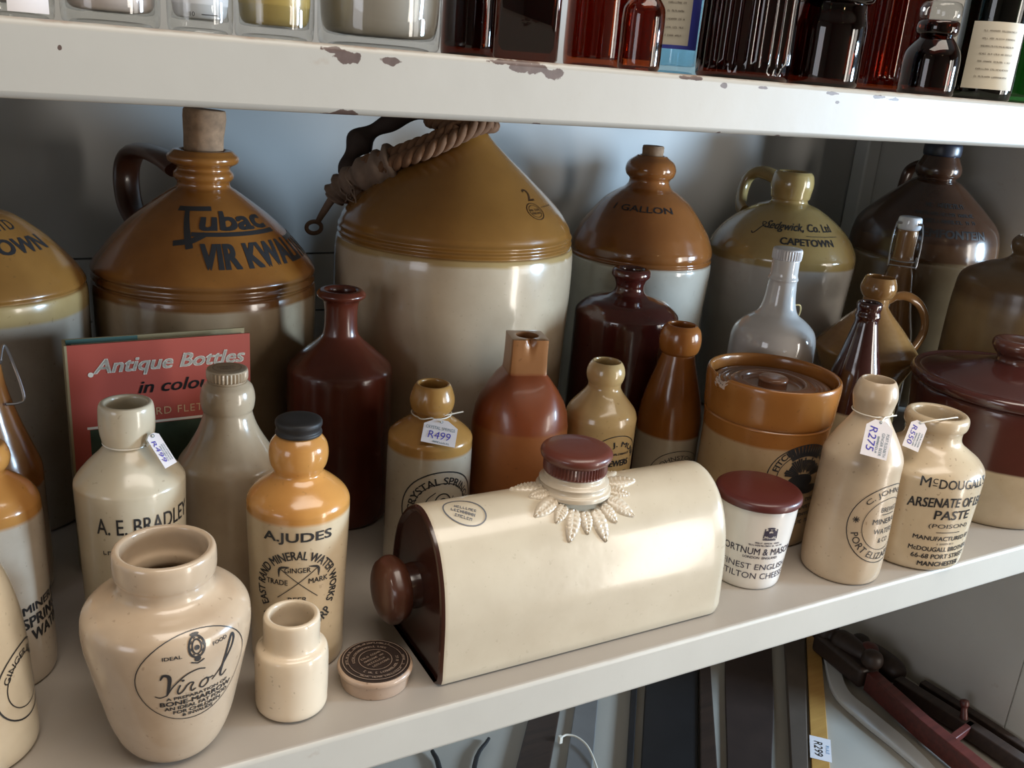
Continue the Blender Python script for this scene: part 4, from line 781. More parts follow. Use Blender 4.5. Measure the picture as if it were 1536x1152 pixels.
ringp = [(0.0345*math.cos(a), 0.0345*math.sin(a), 0.3868) for a in [2*PI*k/40 for k in range(41)]]
twist(m, ringp, 0.0068, 0.028)
hd = m.build('rope_handle', M['rope'], tg, angle=60)
m = MB(); m.sweep(smooth3(W([(0.3460, 0.4860, 0.3240), (0.3560, 0.4960, 0.3440), (0.3720, 0.4980, 0.3640), (0.3960, 0.4900, 0.3800), (0.4260, 0.4760, 0.3940), (0.4440, 0.4580, 0.3960)]), 8), lambda t: 0.0088+0.0016*math.sin(t*23)+0.0055*math.exp(-((t-0.33)/0.09)**2), 12)
m.build('tarred_loop', M['darkrope'], hd, angle=60)
m = MB(); rd = random.Random(8)                    # frayed binding, hanging tail and its eye
m.sweep(smooth3(W([(0.3840, 0.4360, 0.3440), (0.3730, 0.4460, 0.3360), (0.3590, 0.4620, 0.3260), (0.3470, 0.4780, 0.3140), (0.3400, 0.4860, 0.3060), (0.3350, 0.4900, 0.2960)]), 7), lambda t: 0.0205-0.007*t+0.0026*math.sin(t*37), 14)
m.sweep(smooth3(W([(0.3470, 0.4780, 0.3150), (0.3330, 0.4880, 0.2980), (0.3240, 0.4930, 0.2820), (0.3180, 0.4960, 0.2700)]), 6), lambda t: 0.0055-0.0025*t, 10)
e = [(0.3140+0.0085*math.cos(a), 0.4960, 0.2640+0.0065*math.sin(a)) for a in [2*PI*k/20 for k in range(21)]]
m.sweep(W(e), 0.0024, 8)
for k in range(14):
    a = (0.352+rd.uniform(-.014, .018), 0.470+rd.uniform(-.012, .012), 0.322+rd.uniform(-.016, .012))
    m.sweep(smooth3(W([a, (a[0]+rd.uniform(-.010, .014), a[1]-0.012, a[2]-rd.uniform(0, .012)), (a[0]+rd.uniform(-.016, .020), a[1]-0.018, a[2]-rd.uniform(.004, .024))]), 4), 0.0008, 6)
m.build('frayed_binding', M['rag'], hd, angle=60)
og = vessel('onegal', 'stoneware_jug', 'brown topped one gallon jug with a round bulging lip behind the squat maroon bottle', 'jug', glaze('one_gallon_glaze', (0.53, 0.50, 0.43, 1), [(0.2215, (0.265, 0.098, 0.026, 1))], 0.13, 0.15, mottle=0.07, coat=0.6, seed=33), 0.0145, 0.03, None, [(-131, 0.2915, [(T('1 GALLON', 0.078, 0.0095, 0.01),)])], parts=True, seg=112)
cork(og, 0.348, 0.3665, 0.0135, 0.0140)
strap(og, [(0.018, 0.020, 0.325), (0.040, 0.050, 0.340), (0.060, 0.074, 0.335), (0.070, 0.086, 0.312), (0.068, 0.084, 0.280), (0.055, 0.068, 0.262)], 0.0135, 0.0075, glaze('one_gallon_handle', (0.22, 0.080, 0.022, 1), (), 0.2, 0.15, seed=34))
sd = vessel('sedg', 'stoneware_jug', 'olive topped pale jug with an open mouth, loop handle and black script lettering', 'jug', glaze('olive_jug_glaze', (0.475, 0.455, 0.415, 1), [(0.2215, (0.36, 0.265, 0.105, 1))], 0.15, 0.15, mottle=0.08, coat=0.5, seed=35), 0.0195, 0.03, None,
       [(-122, 0.2690, [(shift(T('Sedgwick, Co. Ltd', 0.104, 0.0185, 0.009, 0.35), 0.006, 0.0065),), (stroke(sm2([(-0.060, -0.008), (-0.056, -0.0105), (-0.050, 0.002), (-0.046, 0.010), (-0.052, 0.011), (-0.048, 0.004), (-0.038, 0.002)]), 0.0015),), (stroke([(0.010, -0.0060), (0.058, -0.0065)], 0.0010),)]),
        (-113, 0.2540, [(shift(T('CAPETOWN', 0.078, 0.0105, 0.022), 0.0, 0.0045),)])], parts=True, seg=112)
strap(sd, [(0.012, 0.020, 0.3190), (0.0139, 0.036, 0.3240), (0.0078, 0.0544, 0.3307), (0.001, 0.0711, 0.3322), (-0.0053, 0.0833, 0.3228), (-0.0113, 0.0851, 0.3031), (-0.0197, 0.0748, 0.2820), (-0.0237, 0.0604, 0.2724)], 0.0165, 0.0085, glaze('olive_jug_handle', (0.34, 0.24, 0.095, 1), (), 0.2, 0.2, seed=36))
bm_ = [(shift(T('BLOEMFONTEIN', 0.125, 0.0120, 0.025), 0, -0.004),), (shift(marks2d(0.100, 0.0078, 61), 0.002, 0.0165),), (shift(marks2d(0.110, 0.0072, 62), 0.002, 0.0295),), (shift(marks2d(0.080, 0.0100, 63), 0.002, 0.0460),)]
bf = vessel('bloem', 'stoneware_jug', 'dark brown topped jug standing in the corner against the end panel', 'jug', glaze('dark_brown_jug_glaze', (0.16, 0.098, 0.048, 1), [(0.2260, (0.080, 0.036, 0.016, 1)), (0.2520, (0.050, 0.022, 0.012, 1))], 0.2, 0.15, mottle=0.10, coat=0.4, seed=37), 0.0180, 0.02, None, [(-127, 0.2715, bm_)], parts=True, seg=112)
m = MB(); m.lathe(curve([(0.0235, 0.3715, 1), (0.0262, 0.3720), (0.0265, 0.3880), (0.0240, 0.3905, 1), (0, 0.3910)]), 48); m.build('wax_cap', plain('dark_wax', (0.016, 0.019, 0.032, 1), 0.35), bf)
strap(bf, [(0.018, 0.018, 0.3480), (0.034, 0.044, 0.3530), (0.0475, 0.0624, 0.3534), (0.0491, 0.0781, 0.3494), (0.05, 0.0919, 0.3391), (0.0461, 0.0934, 0.3216), (0.035, 0.0857, 0.301), (0.022, 0.0658, 0.2847), (0.020, 0.055, 0.290)], 0.0110, 0.0070, glaze('dark_jug_handle', (0.055, 0.025, 0.015, 1), (), 0.3, 0.1, seed=38))
vessel('farjug', 'stoneware_jug', 'olive brown round shouldered jug cut off by the right edge behind the casserole', 'jug', glaze('olive_brown_jug', (0.31, 0.215, 0.105, 1), [(0.205, (0.15, 0.088, 0.040, 1))], 0.3, 0.2, mottle=0.12, coat=0.15, edge=0.008, seed=39), 0.0200, 0.04)

# --- the book
bk = thing('book', 'red jacketed book about antique bottles standing among the jars', 'book', (0.046, 0.288, 0.0), math.radians(1.5))
BW, BH, BT = 0.147, 0.2085, 0.020
m = MB(); m.box(0.004, BW-0.003, 0.0022, BT-0.0022, 0.003, BH-0.004); m.build('page_block', plain('book_pages', (0.60, 0.55, 0.43, 1), 0.8, vary=0.1, scale=8), bk)
m = MB(); m.box(-0.001, BW, 0.0, 0.0018, 0, BH, 0); m.box(-0.001, BW, BT-0.0018, BT, 0, BH, 2); m.box(-0.0028, -0.001, 0.0, BT, 0, BH, 2)
m.box(0.0, 0.056, BT-0.0026, BT-0.0018, BH-0.005, BH-0.0002, 3)
bfn = lambda x, y: (x, -0.00025, y); bfl = lambda x, y: (x, -0.0004, y)
def rect(x0, x1, y0, y1): return [(x0, y0), (x1, y0), (x1, y1), (x0, y1)], [(0, 1, 2, 3)]
press(m, rect(0.012, BW-0.001, 0.004, 0.1335), bfn, 4, 0.02, 0.02)
press(m, rect(0.010, BW-0.001, 0.1340, 0.1362), bfn, 5, 0.02, 0.02)
press(m, shift(T('Antique Bottles', 0.124, 0.0160, 0.016, 0.28), 0.080, BH-0.0215), bfl, 5)
press(m, shift(disc2d(0.0022), 0.0155, BH-0.0262), bfl, 5)
press(m, shift(T('in colour', 0.068, 0.0110, 0.012, 0.28), 0.086, BH-0.0410), bfl, 6)
press(m, shift(T('EDWARD FLETCHER', 0.098, 0.0068, -0.005, 0, 1.15), 0.083, BH-0.0640), bfl, 7)
m.build('dust_jacket', [plain('red_jacket', (0.40, 0.075, 0.052, 1), 0.45, vary=0.08, scale=12), M['ink'], plain('jacket_spine', (0.33, 0.27, 0.15, 1), 0.6), plain('teal_board', (0.07, 0.16, 0.15, 1), 0.7), plain('jacket_photo', (0.035, 0.055, 0.032, 1), 0.4, vary=0.7, scale=60), plain('jacket_cream', (0.72, 0.66, 0.55, 1), 0.5), plain('jacket_black', (0.02, 0.018, 0.018, 1), 0.5), plain('jacket_gold', (0.55, 0.36, 0.20, 1), 0.5)], bk)

# --- price tags tied to four of the vessels
def price_tag(label, A, Bp, D, hole, price, small, along, loop):
    A, Bp, D, hole = map(Vector, (A, Bp, D, hole)); u = (Bp-A); v = (D-A); v -= u.normalized()*v.dot(u.normalized())
    W_, H_ = u.length, v.length; un, vn = u.normalized(), v.normalized(); n = un.cross(vn)
    t = thing('price_tag', label, 'price tag', tuple(A+u/2+v/2), 0, 'hand written price tags')
    if along: out = [(-W_/2, -H_/2+H_*0.28), (-W_/2+H_*0.25, -H_/2), (W_/2, -H_/2), (W_/2, H_/2), (-W_/2+H_*0.25, H_/2), (-W_/2, H_/2-H_*0.28)]; hp = (-W_/2+0.0016, 0)
    else: out = [(-W_/2, -H_/2), (W_/2, -H_/2), (W_/2, H_/2-H_*0.1), (W_*0.18, H_/2+H_*0.20), (-W_*0.18, H_/2+H_*0.20), (-W_/2, H_/2-H_*0.1)]; hp = (0, H_/2+H_*0.08)
    m = MB(); m.prism(out, (0, 0, 0), un, vn, 0.0004, 0); fn = on_plane(n*0.0004, un, vn, 0.0003)
    if along:
        press(m, shift(T(price, W_*0.66, H_*0.30, 0.0, 0.12), W_*0.02, -H_*0.20), fn, 1)
        for i, s_ in enumerate(small): press(m, shift(T(s_, W_*0.62, H_*0.11, 0.0) if s_ else marks2d(W_*0.5, H_*0.09, 70+i), W_*0.12, H_*(0.36-0.16*i)), fn, 2)
    else:
        press(m, shift(T(price, W_*0.66, H_*0.36, 0.0, 0.10), 0, -H_*0.08), fn, 1)
        press(m, shift(T(small[0], W_*0.86, H_*0.15, 0.0), 0, H_*0.27), fn, 2)
        press(m, shift(marks2d(W_*0.5, H_*0.09, 77), W_*0.08, -H_*0.40), fn, 2)
    press(m, shift(ring2d(0.0011, 0.0011, 0.0005, n=12), *hp), fn, 2)
    m.build('card', [M['paper'], M['biro'], plain('tag_print', (0.16, 0.22, 0.26, 1), 0.6)], t)
    o = A+u/2+v/2; h = un*hp[0]+vn*hp[1]+n*0.0012
    m = MB(); pts = [h]+[Vector(p)-o for p in loop]
    m.sweep(smooth3([tuple(p) for p in pts], 6), 0.00065, 6); m.build('string', M['string'], t)
def neck_loop(key, r, z, a0, a1, n=9):
    x, y = PLACES[key]; return [(x+r*math.cos(math.radians(a0+(a1-a0)*k/n)), y+r*math.sin(math.radians(a0+(a1-a0)*k/n)), z) for k in range(n+1)]
price_tag('white price tag on the tan shouldered bottle behind the foot warmer', (0.3084, 0.1695, 0.1386), (0.3349, 0.1562, 0.1343), (0.3192, 0.1827, 0.1509), None or (0.3313, 0.183, 0.1538), 'R499', ['CRYSTAL SPRINGS'], False, neck_loop('crystal', 0.0178, 0.1512, -110, 230, 12) + [(0.356, 0.186, 0.1548)])
price_tag('narrow price tag slanting on the grey cream bottle before the red book', (0.0812, 0.1294, 0.1867), (0.0917, 0.1178, 0.1663), (0.0886, 0.1331, 0.1910), (0.0838, 0.1348, 0.1888), 'R499', ['', '', ''], True, neck_loop('bradley', 0.0166, 0.1775, -50, 290, 12))
price_tag('large price tag hanging from the buff bottle with the round print', (0.6868, 0.0226, 0.1724), (0.6742, 0.0131, 0.1419), (0.7072, 0.0091, 0.1678), (0.7033, 0.0169, 0.1759), 'R275', ['PORT ELIZABETH', 'GINGER BEER', ''], True, neck_loop('cj', 0.0182, 0.1682, -100, 240, 12) + [(0.736, 0.030, 0.166)])
price_tag('price tag hanging at the mouth of the poison paste jar', (0.7743, 0.0399, 0.1553), (0.7602, 0.0345, 0.1303), (0.7881, 0.0306, 0.1523), (0.7866, 0.0366, 0.1559), 'R550', ['', '', ''], True, [(0.7930, 0.0280, 0.1555), (0.8050, 0.0260, 0.1560), (0.8210, 0.0250, 0.1562), (0.8320, 0.0330, 0.1500)])
# ---------------------------------------------------------------- glass on the upper shelf
ZU = 0.454
GL = {'clear': glass('clear_glass', (0.95, 0.96, 0.96, 1)), 'amber': glass('amber_glass', (0.52, 0.20, 0.085, 1)), 'dark': glass('dark_amber_glass', (0.27, 0.085, 0.045, 1)),
      'green': glass('green_glass', (0.16, 0.55, 0.24, 1)), 'darkgreen': glass('dark_green_glass', (0.16, 0.19, 0.15, 1)), 'aqua': glass('pale_blue_glass', (0.70, 0.86, 0.93, 1))}
def glass_bottle(name, label, cat, x, y, r, sh, h, nr, mat, ribs=0, stopper=None, fill=None, paper=None, dark_base=True, group=None):
    """r body, sh shoulder height, h full height, nr neck radius"""
    t = thing(name, label, cat, (x, y, ZU), 0, group); w = 0.0028
    out = [(0, 0.003, 1), (r*0.78, 0.0022), (r*0.88, 0.0), (r*0.97, 0.0014), (r, 0.005), (r, sh*0.5), (r, sh-0.004), (r*0.94, sh+r*0.14), (nr+(r-nr)*0.45, sh+r*0.42), (nr*1.03, sh+r*0.66), (nr, sh+r*0.85), (nr, h-0.012), (nr*1.28, h-0.010), (nr*1.32, h-0.003), (nr*1.2, h)]
    ins = [(nr-w*0.6, h-0.001), (nr-w*0.7, sh+r*0.8), (nr+(r-nr)*0.40-w, sh+r*0.38), (r*0.93-w, sh+r*0.06), (r-w, sh-0.006), (r-w, 0.012), (r*0.85, 0.0075), (0, 0.0085)]
    m = MB(); m.lathe(curve(out+ins, 4), 96 if ribs else 64, 0, rib=(0.006, sh, 0.07, ribs) if ribs else None)
    m.build('glass', mat, t, angle=60)
    if fill:
        fr = r-w-0.0004; m = MB(); m.lathe(curve([(0, 0.0090, 1), (fr*0.84, 0.0084), (fr, 0.0125), (fr, fill[0]-0.002), (fr, fill[0], 1), (0, fill[0])], 4), 48); m.build('contents', fill[1], t)
    if stopper:
        m = MB(); m.lathe(curve([(0, h-0.013, 1), (nr*0.75, h-0.013), (nr*0.80, h+0.0005, 1), (nr*1.2, h+0.001), (nr*1.3, h+0.006), (nr*1.15, h+0.014), (0, h+0.016)], 4), 40); m.build('stopper', stopper, t)
    if paper:
        th, wd, z0, z1, mats, edge, lines = paper
        fn = lambda u, v, q=r+0.0013: (q*math.cos(math.radians(th)+u/q), q*math.sin(math.radians(th)+u/q), v)
        fn2 = lambda u, v, q=r+0.0017: (q*math.cos(math.radians(th)+u/q), q*math.sin(math.radians(th)+u/q), v)
        m = MB(); press(m, ([(-wd/2, z0), (wd/2, z0), (wd/2, z1), (-wd/2, z1)], [(0, 1, 2, 3)]), fn, 0)
        if edge:
            press(m, ([(wd/2-0.009, z0), (wd/2, z0), (wd/2, z1), (wd/2-0.009, z1)], [(0, 1, 2, 3)]), fn2, 2); press(m, ([(-wd/2, z0), (wd/2-0.009, z0), (wd/2-0.009, z0+0.003), (-wd/2, z0+0.003)], [(0, 1, 2, 3)]), fn2, 2)
        for k in range(lines): press(m, shift(marks2d(wd*(0.6 if not edge else 0.4), 0.0016, 100+k), -0.003 if edge else 0, z1-0.008-k*(z1-z0-0.012)/max(1, lines)), fn2, 1)
        m.build('paper_label', mats, t)
    return t
bluelab = plain('blue_label_edge', (0.05, 0.06, 0.36, 1), 0.5); lpale = plain('label_cream', (0.62, 0.57, 0.46, 1), 0.6); lprint = plain('label_print', (0.20, 0.17, 0.13, 1), 0.6)
white_fill = plain('white_powder', (0.75, 0.72, 0.74, 1), 0.8); pink_fill = plain('pale_pink_powder', (0.66, 0.56, 0.52, 1), 0.8)
yellow_fill = plain('yellow_oil', (0.40, 0.29, 0.09, 1), 0.2); grey_fill = plain('greyish_contents', (0.36, 0.32, 0.27, 1), 0.6, vary=0.2, scale=15)
glass_bottle('glass_jar', 'clear glass jar of pale powder at the left end of the upper shelf', 'jar', 0.022, 0.085, 0.0190, 0.070, 0.100, 0.014, GL['clear'], 0, M['porcelain'], (0.055, pink_fill), (-72, 0.022, 0.003, 0.06, [white_fill, lprint], False, 0))
glass_bottle('glass_bottle', 'wide clear glass bottle with bright window glints, second from left on the upper shelf', 'bottle', 0.0705, 0.095, 0.0262, 0.085, 0.135, 0.012, GL['clear'], 0, GL['clear'], (0.050, pink_fill))
gb = glass_bottle('glass_bottle', 'clear measuring bottle with printed marks on the upper shelf', 'bottle', 0.117, 0.083, 0.0182, 0.090, 0.130, 0.009, GL['clear'], 0, GL['clear'], (0.07, plain('added_pale_fill', (0.66, 0.67, 0.70, 1), 0.7)))  # pale filling added to brighten the clear glass against the dark wall
m = MB(); fn = lambda u, v, q=0.0187: (q*math.cos(math.radians(-108)+u/q), q*math.sin(math.radians(-108)+u/q), v)
for k in range(8): press(m, shift(T('%d' % (10*(k+1)), None, 0.0024), -0.002, 0.010+0.009*k), fn, 0); press(m, stroke([(0.003, 0.010+0.009*k), (0.012, 0.010+0.009*k)], 0.0005), fn, 0)
m.build('measure_marks', M['ink'], gb)
glass_bottle('glass_bottle', 'clear bottle holding yellow oil on the upper shelf', 'bottle', 0.163, 0.094, 0.0236, 0.090, 0.140, 0.011, GL['clear'], 0, GL['clear'], (0.06, yellow_fill))
glass_bottle('glass_jar', 'broad clear glass jar with greyish contents, the widest on the upper shelf', 'jar', 0.237, 0.110, 0.0400, 0.100, 0.150, 0.028, GL['clear'], 0, GL['clear'], (0.075, grey_fill))
glass_bottle('glass_bottle', 'dark brown round bottle behind the square brown bottle', 'bottle', 0.330, 0.165, 0.0215, 0.110, 0.160, 0.009, GL['dark'], 0, M['cork'])
t = thing('glass_bottle', 'square brown glass bottle with one corner forward on the upper shelf', 'bottle', (0.328, 0.072, ZU), math.radians(-32)); m = MB(); rr = []
def rsq(h, z, c=0.005):
    o = []
    for qx, qy, a0 in ((1, 1, 0), (-1, 1, 90), (-1, -1, 180), (1, -1, 270)):
        for k in range(6): a = math.radians(a0+18*k); o.append((qx*(h-c)+c*math.cos(a), qy*(h-c)+c*math.sin(a), z))
    return o
for h, z, c in ((0.0195, 0.0, 0.003), (0.0212, 0.002, 0.005), (0.0212, 0.105, 0.005), (0.0195, 0.112, 0.007), (0.012, 0.122, 0.010), (0.0095, 0.128, 0.0094), (0.0095, 0.150, 0.0094), (0.0125, 0.152, 0.0124), (0.0125, 0.160, 0.0124), (0.0072, 0.160, 0.0070), (0.0068, 0.128, 0.0066), (0.0165, 0.108, 0.006), (0.0184, 0.100, 0.004), (0.0184, 0.010, 0.004), (0.016, 0.006, 0.003)): rr.append(rsq(h, z, c))
m.loft(rr, 0); m.build('glass', GL['dark'], t, angle=50)
m = MB(); m.lathe([(0, 0.150), (0.0062, 0.150), (0.0066, 0.170), (0, 0.171)], 24); m.build('cork', M['cork'], t)
glass_bottle('glass_bottle', 'brown medicine bottle behind the smallest brown bottle', 'bottle', 0.430, 0.145, 0.0240, 0.110, 0.165, 0.010, GL['amber'], 0, M['cork'])
glass_bottle('glass_bottle', 'smallest brown bottle standing at the very front of the upper shelf', 'bottle', 0.400, 0.042, 0.0146, 0.0385, 0.068, 0.0085, GL['amber'], 0, M['blackcap'])
glass_bottle('glass_bottle', 'pale blue bottle with a blue edged paper label on the upper shelf', 'bottle', 0.5215, 0.160, 0.0205, 0.110, 0.160, 0.009, GL['aqua'], 0, M['cork'], None, (-128, 0.038, 0.020, 0.095, [lpale, lprint, bluelab], True, 10))
glass_bottle('glass_bottle', 'large dark ribbed bottle to the right of the blue edged label', 'bottle', 0.534, 0.088, 0.0365, 0.120, 0.185, 0.013, GL['dark'], 30, GL['dark'])
glass_bottle('glass_jar', 'dark brown wide mouthed jar with a black lid on the upper shelf', 'jar', 0.6005, 0.068, 0.0288, 0.0500, 0.074, 0.0235, GL['dark'], 0, M['blackcap'])
glass_bottle('glass_bottle', 'tall ribbed amber bottle between the wide brown jar and the small dark bottle', 'bottle', 0.7560, 0.142, 0.0320, 0.130, 0.195, 0.012, GL['amber'], 44, M['cork'])
glass_bottle('glass_bottle', 'small dark bottle with rounded shoulders and a glass stopper on the upper shelf', 'bottle', 0.7180, 0.060, 0.0232, 0.0330, 0.0600, 0.0130, GL['dark'], 0, GL['clear'])
glass_bottle('glass_bottle', 'dark bottle with a large cream paper label near the right end of the upper shelf', 'bottle', 0.8330, 0.092, 0.0282, 0.120, 0.185, 0.011, GL['darkgreen'], 0, M['cork'], None, (-128, 0.050, 0.010, 0.068, [lpale, lprint], False, 7))
glass_bottle('glass_bottle', 'green glass bottle at the right edge of the upper shelf', 'bottle', 0.9330, 0.125, 0.0300, 0.120, 0.190, 0.011, GL['green'], 0, M['cork'])

# ---------------------------------------------------------------- old tools lying on the bottom shelf
def lying(name, label, cat, pts, z0, z1, mat, curved=False, group=None):
    """a flat piece lying on the board: left edge points then right edge points, front to back"""
    L_, R_ = pts; m = MB(); n = len(L_)
    if curved: L_ = [(p.x, p.y) for p in smooth3([(a, b, 0) for a, b in L_], 5)]; R_ = [(p.x, p.y) for p in smooth3([(a, b, 0) for a, b in R_], 5)]
    rings = [[(a[0], a[1], z0), (b[0], b[1], z0), (b[0], b[1], z1), (a[0], a[1], z1)] for a, b in zip(L_, R_)]
    cx = sum(p[0] for p in L_+R_)/len(L_+R_); cy = sum(p[1] for p in L_+R_)/len(L_+R_)
    rings = [[(x-cx, y-cy, z-z0) for x, y, z in r] for r in rings]; m.loft(rings, 0)
    o = m.build(name, mat, None, (cx, cy, z0), bevel=min(0.002, (z1-z0)*0.3)); return tag(o, label, cat, group)
steel = plain('dull_grey_steel', (0.27, 0.28, 0.29, 1), 0.45, 0.6, vary=0.25, scale=12)
darkiron = plain('blackened_iron', (0.018, 0.018, 0.020, 1), 0.5, 0.3, vary=0.4, scale=14)
leather = plain('dark_leather', (0.032, 0.019, 0.015, 1), 0.6, vary=0.5, scale=18)
darkwood = wood('dark_stained_wood', (0.045, 0.026, 0.018, 1), (0.022, 0.013, 0.010, 1), 10, 0.5)
redwood = wood('red_brown_wood', (0.13, 0.030, 0.024, 1), (0.060, 0.016, 0.014, 1), 10, 0.4)
boxwood = wood('boxwood', (0.52, 0.30, 0.085, 1), (0.42, 0.22, 0.055, 1), 8, 0.5)
palegrey = plain('pale_grey_blade', (0.62, 0.64, 0.65, 1), 0.4, 0.1, vary=0.15, scale=10)
Z = ZL+0.0003
def ext(p, q, k): return (p[0]+(q[0]-p[0])*k, p[1]+(q[1]-p[1])*k)
def quad(a, b, c, d, kf, kb):      # front left, front right, back left, back right, stretched each way
    return [ext(a, c, -kf), ext(a, c, 1+kb)], [ext(b, d, -kf), ext(b, d, 1+kb)]
lying('plank', 'dark brown board lying left of the grey metal strip on the bottom shelf', 'board', quad((0.622, 0.455), (0.668, 0.434), (0.689, 0.538), (0.748, 0.537), 2.2, 0.9), Z, Z+0.010, darkwood)
lying('metal_strip', 'dull grey steel strip beside the dark board on the bottom shelf', 'metal strip', quad((0.692, 0.427), (0.729, 0.410), (0.776, 0.536), (0.822, 0.535), 1.8, 0.7), Z, Z+0.006, steel)
lying('iron_bar', 'thin black iron bar between the steel strip and the black iron sheet', 'bar', quad((0.777, 0.389), (0.787, 0.385), (0.890, 0.536), (0.902, 0.534), 1.4, 0.6), Z, Z+0.010, darkiron)
pt = lying('iron_sheet', 'wide black iron sheet lying on the bottom shelf', 'sheet', quad((0.799, 0.381), (0.881, 0.344), (0.920, 0.535), (1.032, 0.529), 1.3, 0.6), Z, Z+0.008, darkiron)
lying('batten', 'narrow dark brown batten along the right side of the black iron sheet', 'batten', quad((0.883, 0.343), (0.908, 0.333), (1.034, 0.529), (1.060, 0.530), 1.2, 0.55), Z, Z+0.012, darkwood)
lying('leather_strap', 'broad dark leather strap left of the yellow wooden rule', 'strap', ([(0.760, 0.135), (0.850, 0.245), (0.923, 0.326), (1.010, 0.430), (1.083, 0.516), (1.17, 0.615)], [(0.830, 0.110), (0.915, 0.215), (0.989, 0.297), (1.092, 0.401), (1.201, 0.521), (1.28, 0.605)]), Z, Z+0.005, leather, True)
lying('batten', 'dark wooden slat touching the left side of the yellow wooden rule', 'batten', quad((1.022, 0.292), (1.042, 0.2745), (1.245, 0.535), (1.276, 0.513), 0.8, 0.25), Z, Z+0.012, plain('brown_slat', (0.085, 0.065, 0.050, 1), 0.6, vary=0.3, scale=20))
rt = thing('wooden_rule', 'yellow boxwood rule with a paper price label on the bottom shelf', 'ruler', (1.062, 0.268, Z)); m = MB()
Lr, Rr = quad((1.048, 0.272), (1.075, 0.260), (1.277, 0.509), (1.300, 0.494), 0.55, 0.35)
m.loft([[(a[0]-1.062, a[1]-0.268, 0), (b[0]-1.062, b[1]-0.268, 0), (b[0]-1.062, b[1]-0.268, 0.007), (a[0]-1.062, a[1]-0.268, 0.007)] for a, b in zip(Lr, Rr)])
m.build('rule', boxwood, rt, bevel=0.001)
du = Vector((1.0, 1.03, 0)).normalized(); dv = Vector((-du.y, du.x, 0)); m = MB(); fn = on_plane((0.026, 0.024, 0.0074), du, dv, 0.0)
press(m, ([(-0.028, -0.0165), (0.028, -0.0165), (0.028, 0.0165), (-0.028, 0.0165)], [(0, 1, 2, 3)]), fn, 0)
fn = on_plane((0.026, 0.024, 0.0074), -du, -dv, 0.0004); press(m, shift(T('R299', 0.036, 0.0130, 0, 0.1), 0.002, -0.003), fn, 1); press(m, shift(T('RULE', 0.020, 0.005), 0, 0.011), fn, 2)
m.build('price_label', [M['paper'], M['ink'], plain('label_blue', (0.20, 0.40, 0.62, 1), 0.6)], rt)
m = MB(); zz = 0.0003                              # bent pale blade
lying('curved_blade', 'pale grey curved blade between the yellow rule and the red brown plane', 'blade', ([(1.150, 0.120), (1.196, 0.178), (1.206, 0.240), (1.208, 0.318), (1.222, 0.392), (1.290, 0.480)], [(1.180, 0.105), (1.222, 0.170), (1.240, 0.245), (1.245, 0.320), (1.252, 0.385), (1.310, 0.462)]), Z, Z+0.009, palegrey, True)
pl = thing('plough_plane', 'red brown wooden plane with turned knobs and two long arms on the bottom shelf', 'plane', (1.28, 0.33, Z))
PX, PY = 1.28, 0.33
def bar(name, pts, w, h, z, mat, bev=0.002):
    m = MB(); rings = []
    for i, p in enumerate(pts):
        d = Vector((pts[min(i+1, len(pts)-1)][0]-pts[max(i-1, 0)][0], pts[min(i+1, len(pts)-1)][1]-pts[max(i-1, 0)][1])).normalized(); nx, ny = -d.y*w/2, d.x*w/2
        x, y = p[0]-PX, p[1]-PY; rings.append([(x+nx, y+ny, z+0.0076), (x-nx, y-ny, z+0.0076), (x-nx, y-ny, z+h+0.0076), (x+nx, y+ny, z+h+0.0076)])
    m.loft(rings); return m.build(name, mat, pl, bevel=bev)
bar('arm', [(1.288, 0.372), (1.268, 0.245), (1.255, 0.085)], 0.024, 0.036, 0.0, redwood)
bar('arm', [(1.333, 0.352), (1.345, 0.230), (1.352, 0.075)], 0.022, 0.026, 0.0, darkwood)
bar('cross_piece', [(1.262, 0.200), (1.352, 0.215)], 0.012, 0.014, 0.012, redwood)
bar('stock', [(1.300, 0.500), (1.296, 0.440), (1.290, 0.375)], 0.046, 0.040, 0.0, darkwood, 0.008)
for (px, py, pz, r, mt) in ((1.318, 0.408, 0.026, 0.0165, redwood), (1.292, 0.380, 0.030, 0.0185, darkwood), (1.316, 0.452, 0.028, 0.012, redwood)):
    m = MB(); m.lathe(curve([(0, 0, 1), (r*0.55, 0), (r*0.5, r*0.4), (r*0.95, r*0.9), (r, r*1.4), (r*0.8, r*1.95), (r*0.3, r*2.2), (0, r*2.22)], 5), 32); o = m.build('knob', mt, pl, (px-PX, py-PY, pz+0.0076))
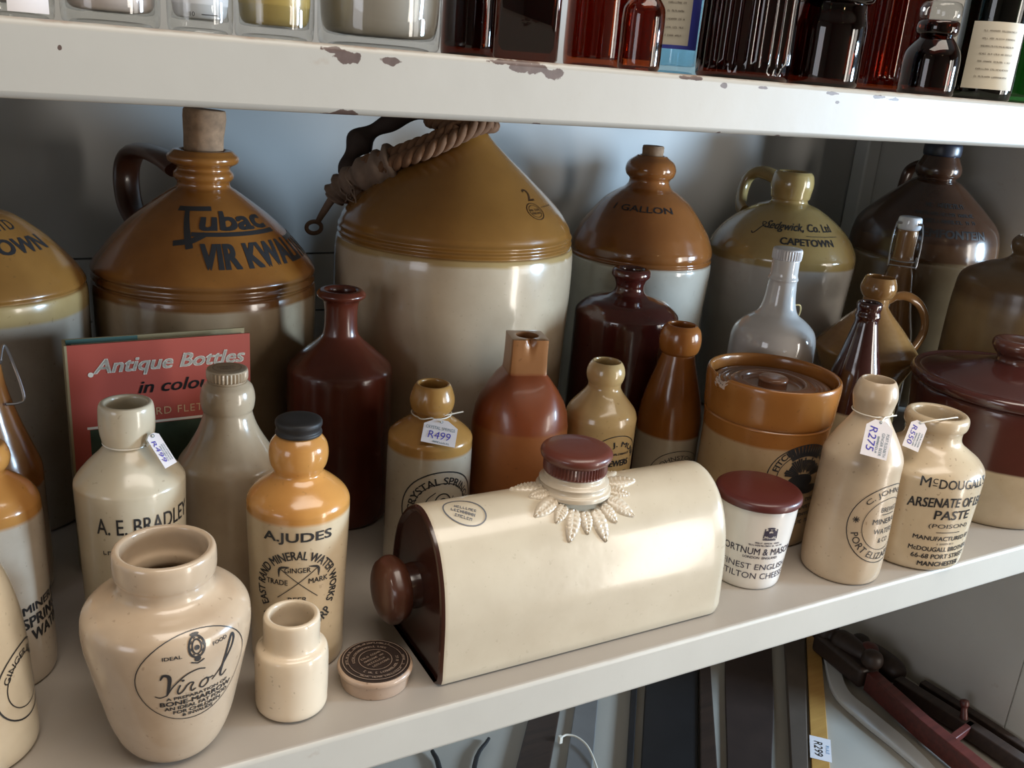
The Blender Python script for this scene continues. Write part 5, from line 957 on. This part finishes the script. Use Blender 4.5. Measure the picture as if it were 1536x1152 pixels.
def spindle(name, a, b_, prof_, mat):              # turned piece lying along a line
    a = Vector((a[0]-PX, a[1]-PY, a[2])); b_ = Vector((b_[0]-PX, b_[1]-PY, b_[2])); m = MB(); L_ = (b_-a).length
    m.lathe(curve([(0, 0, 1)]+[(r, q*L_) for q, r in prof_]+[(0, L_)], 5), 28); R_ = (b_-a).to_track_quat('Z', 'Y').to_matrix()
    m.v = [tuple(a+R_ @ Vector(p)) for p in m.v]; return m.build(name, mat, pl)
spindle('turned_handle', (1.352, 0.470, 0.030), (1.348, 0.352, 0.028), [(0.0, 0.012), (0.06, 0.019), (0.18, 0.021), (0.25, 0.014), (0.32, 0.019), (0.6, 0.0225), (0.88, 0.020), (0.97, 0.013)], darkwood)
spindle('turned_handle', (1.300, 0.520, 0.044), (1.306, 0.395, 0.050), [(0.0, 0.015), (0.1, 0.021), (0.3, 0.023), (0.38, 0.015), (0.46, 0.021), (0.75, 0.019), (0.95, 0.012)], darkwood)
spindle('peg', (1.345, 0.226, 0.030), (1.352, 0.238, 0.062), [(0.0, 0.0055), (0.6, 0.0050), (0.7, 0.007), (0.95, 0.006)], redwood)
bar('arm', [(1.372, 0.330), (1.384, 0.215), (1.388, 0.080)], 0.016, 0.022, 0.0, darkwood)
tt = thing('tongs', 'black iron tongs with two upright tips on the bottom shelf, left of the dark board', 'tongs', (0.50, 0.42, Z)); m = MB()
m.sweep(smooth3([(-0.10, -0.16, 0.006), (-0.03, -0.05, 0.006), (0.012, 0.075, 0.006), (0.017, 0.112, 0.007)], 5), lambda t: 0.0062-0.0030*t, 10); m.build('jaw', darkiron, tt)
m = MB(); m.sweep(smooth3([(-0.07, -0.17, 0.006), (-0.02, -0.10, 0.006), (0.062, 0.058, 0.006), (0.110, 0.104, 0.006)], 5), lambda t: 0.0062-0.0036*t, 10); m.build('jaw', darkiron, tt)
ti = thing('cable_tie', 'white plastic tie looped over the grey steel strip', 'cable tie', (0.728, 0.44, Z)); m = MB()
m.sweep(smooth3([(-0.020, 0.031, 0.016), (-0.008, 0.032, 0.0165), (0.004, 0.022, 0.016), (0.010, 0.002, 0.014), (0.006, -0.024, 0.011), (-0.004, -0.055, 0.0085)], 6), 0.0016, 8); m.build('strap', M['string'], ti)
m = MB(); m.box(-0.0235, -0.0175, 0.0275, 0.0345, 0.0065, 0.0185); m.build('lock', M['string'], ti, bevel=0.001)
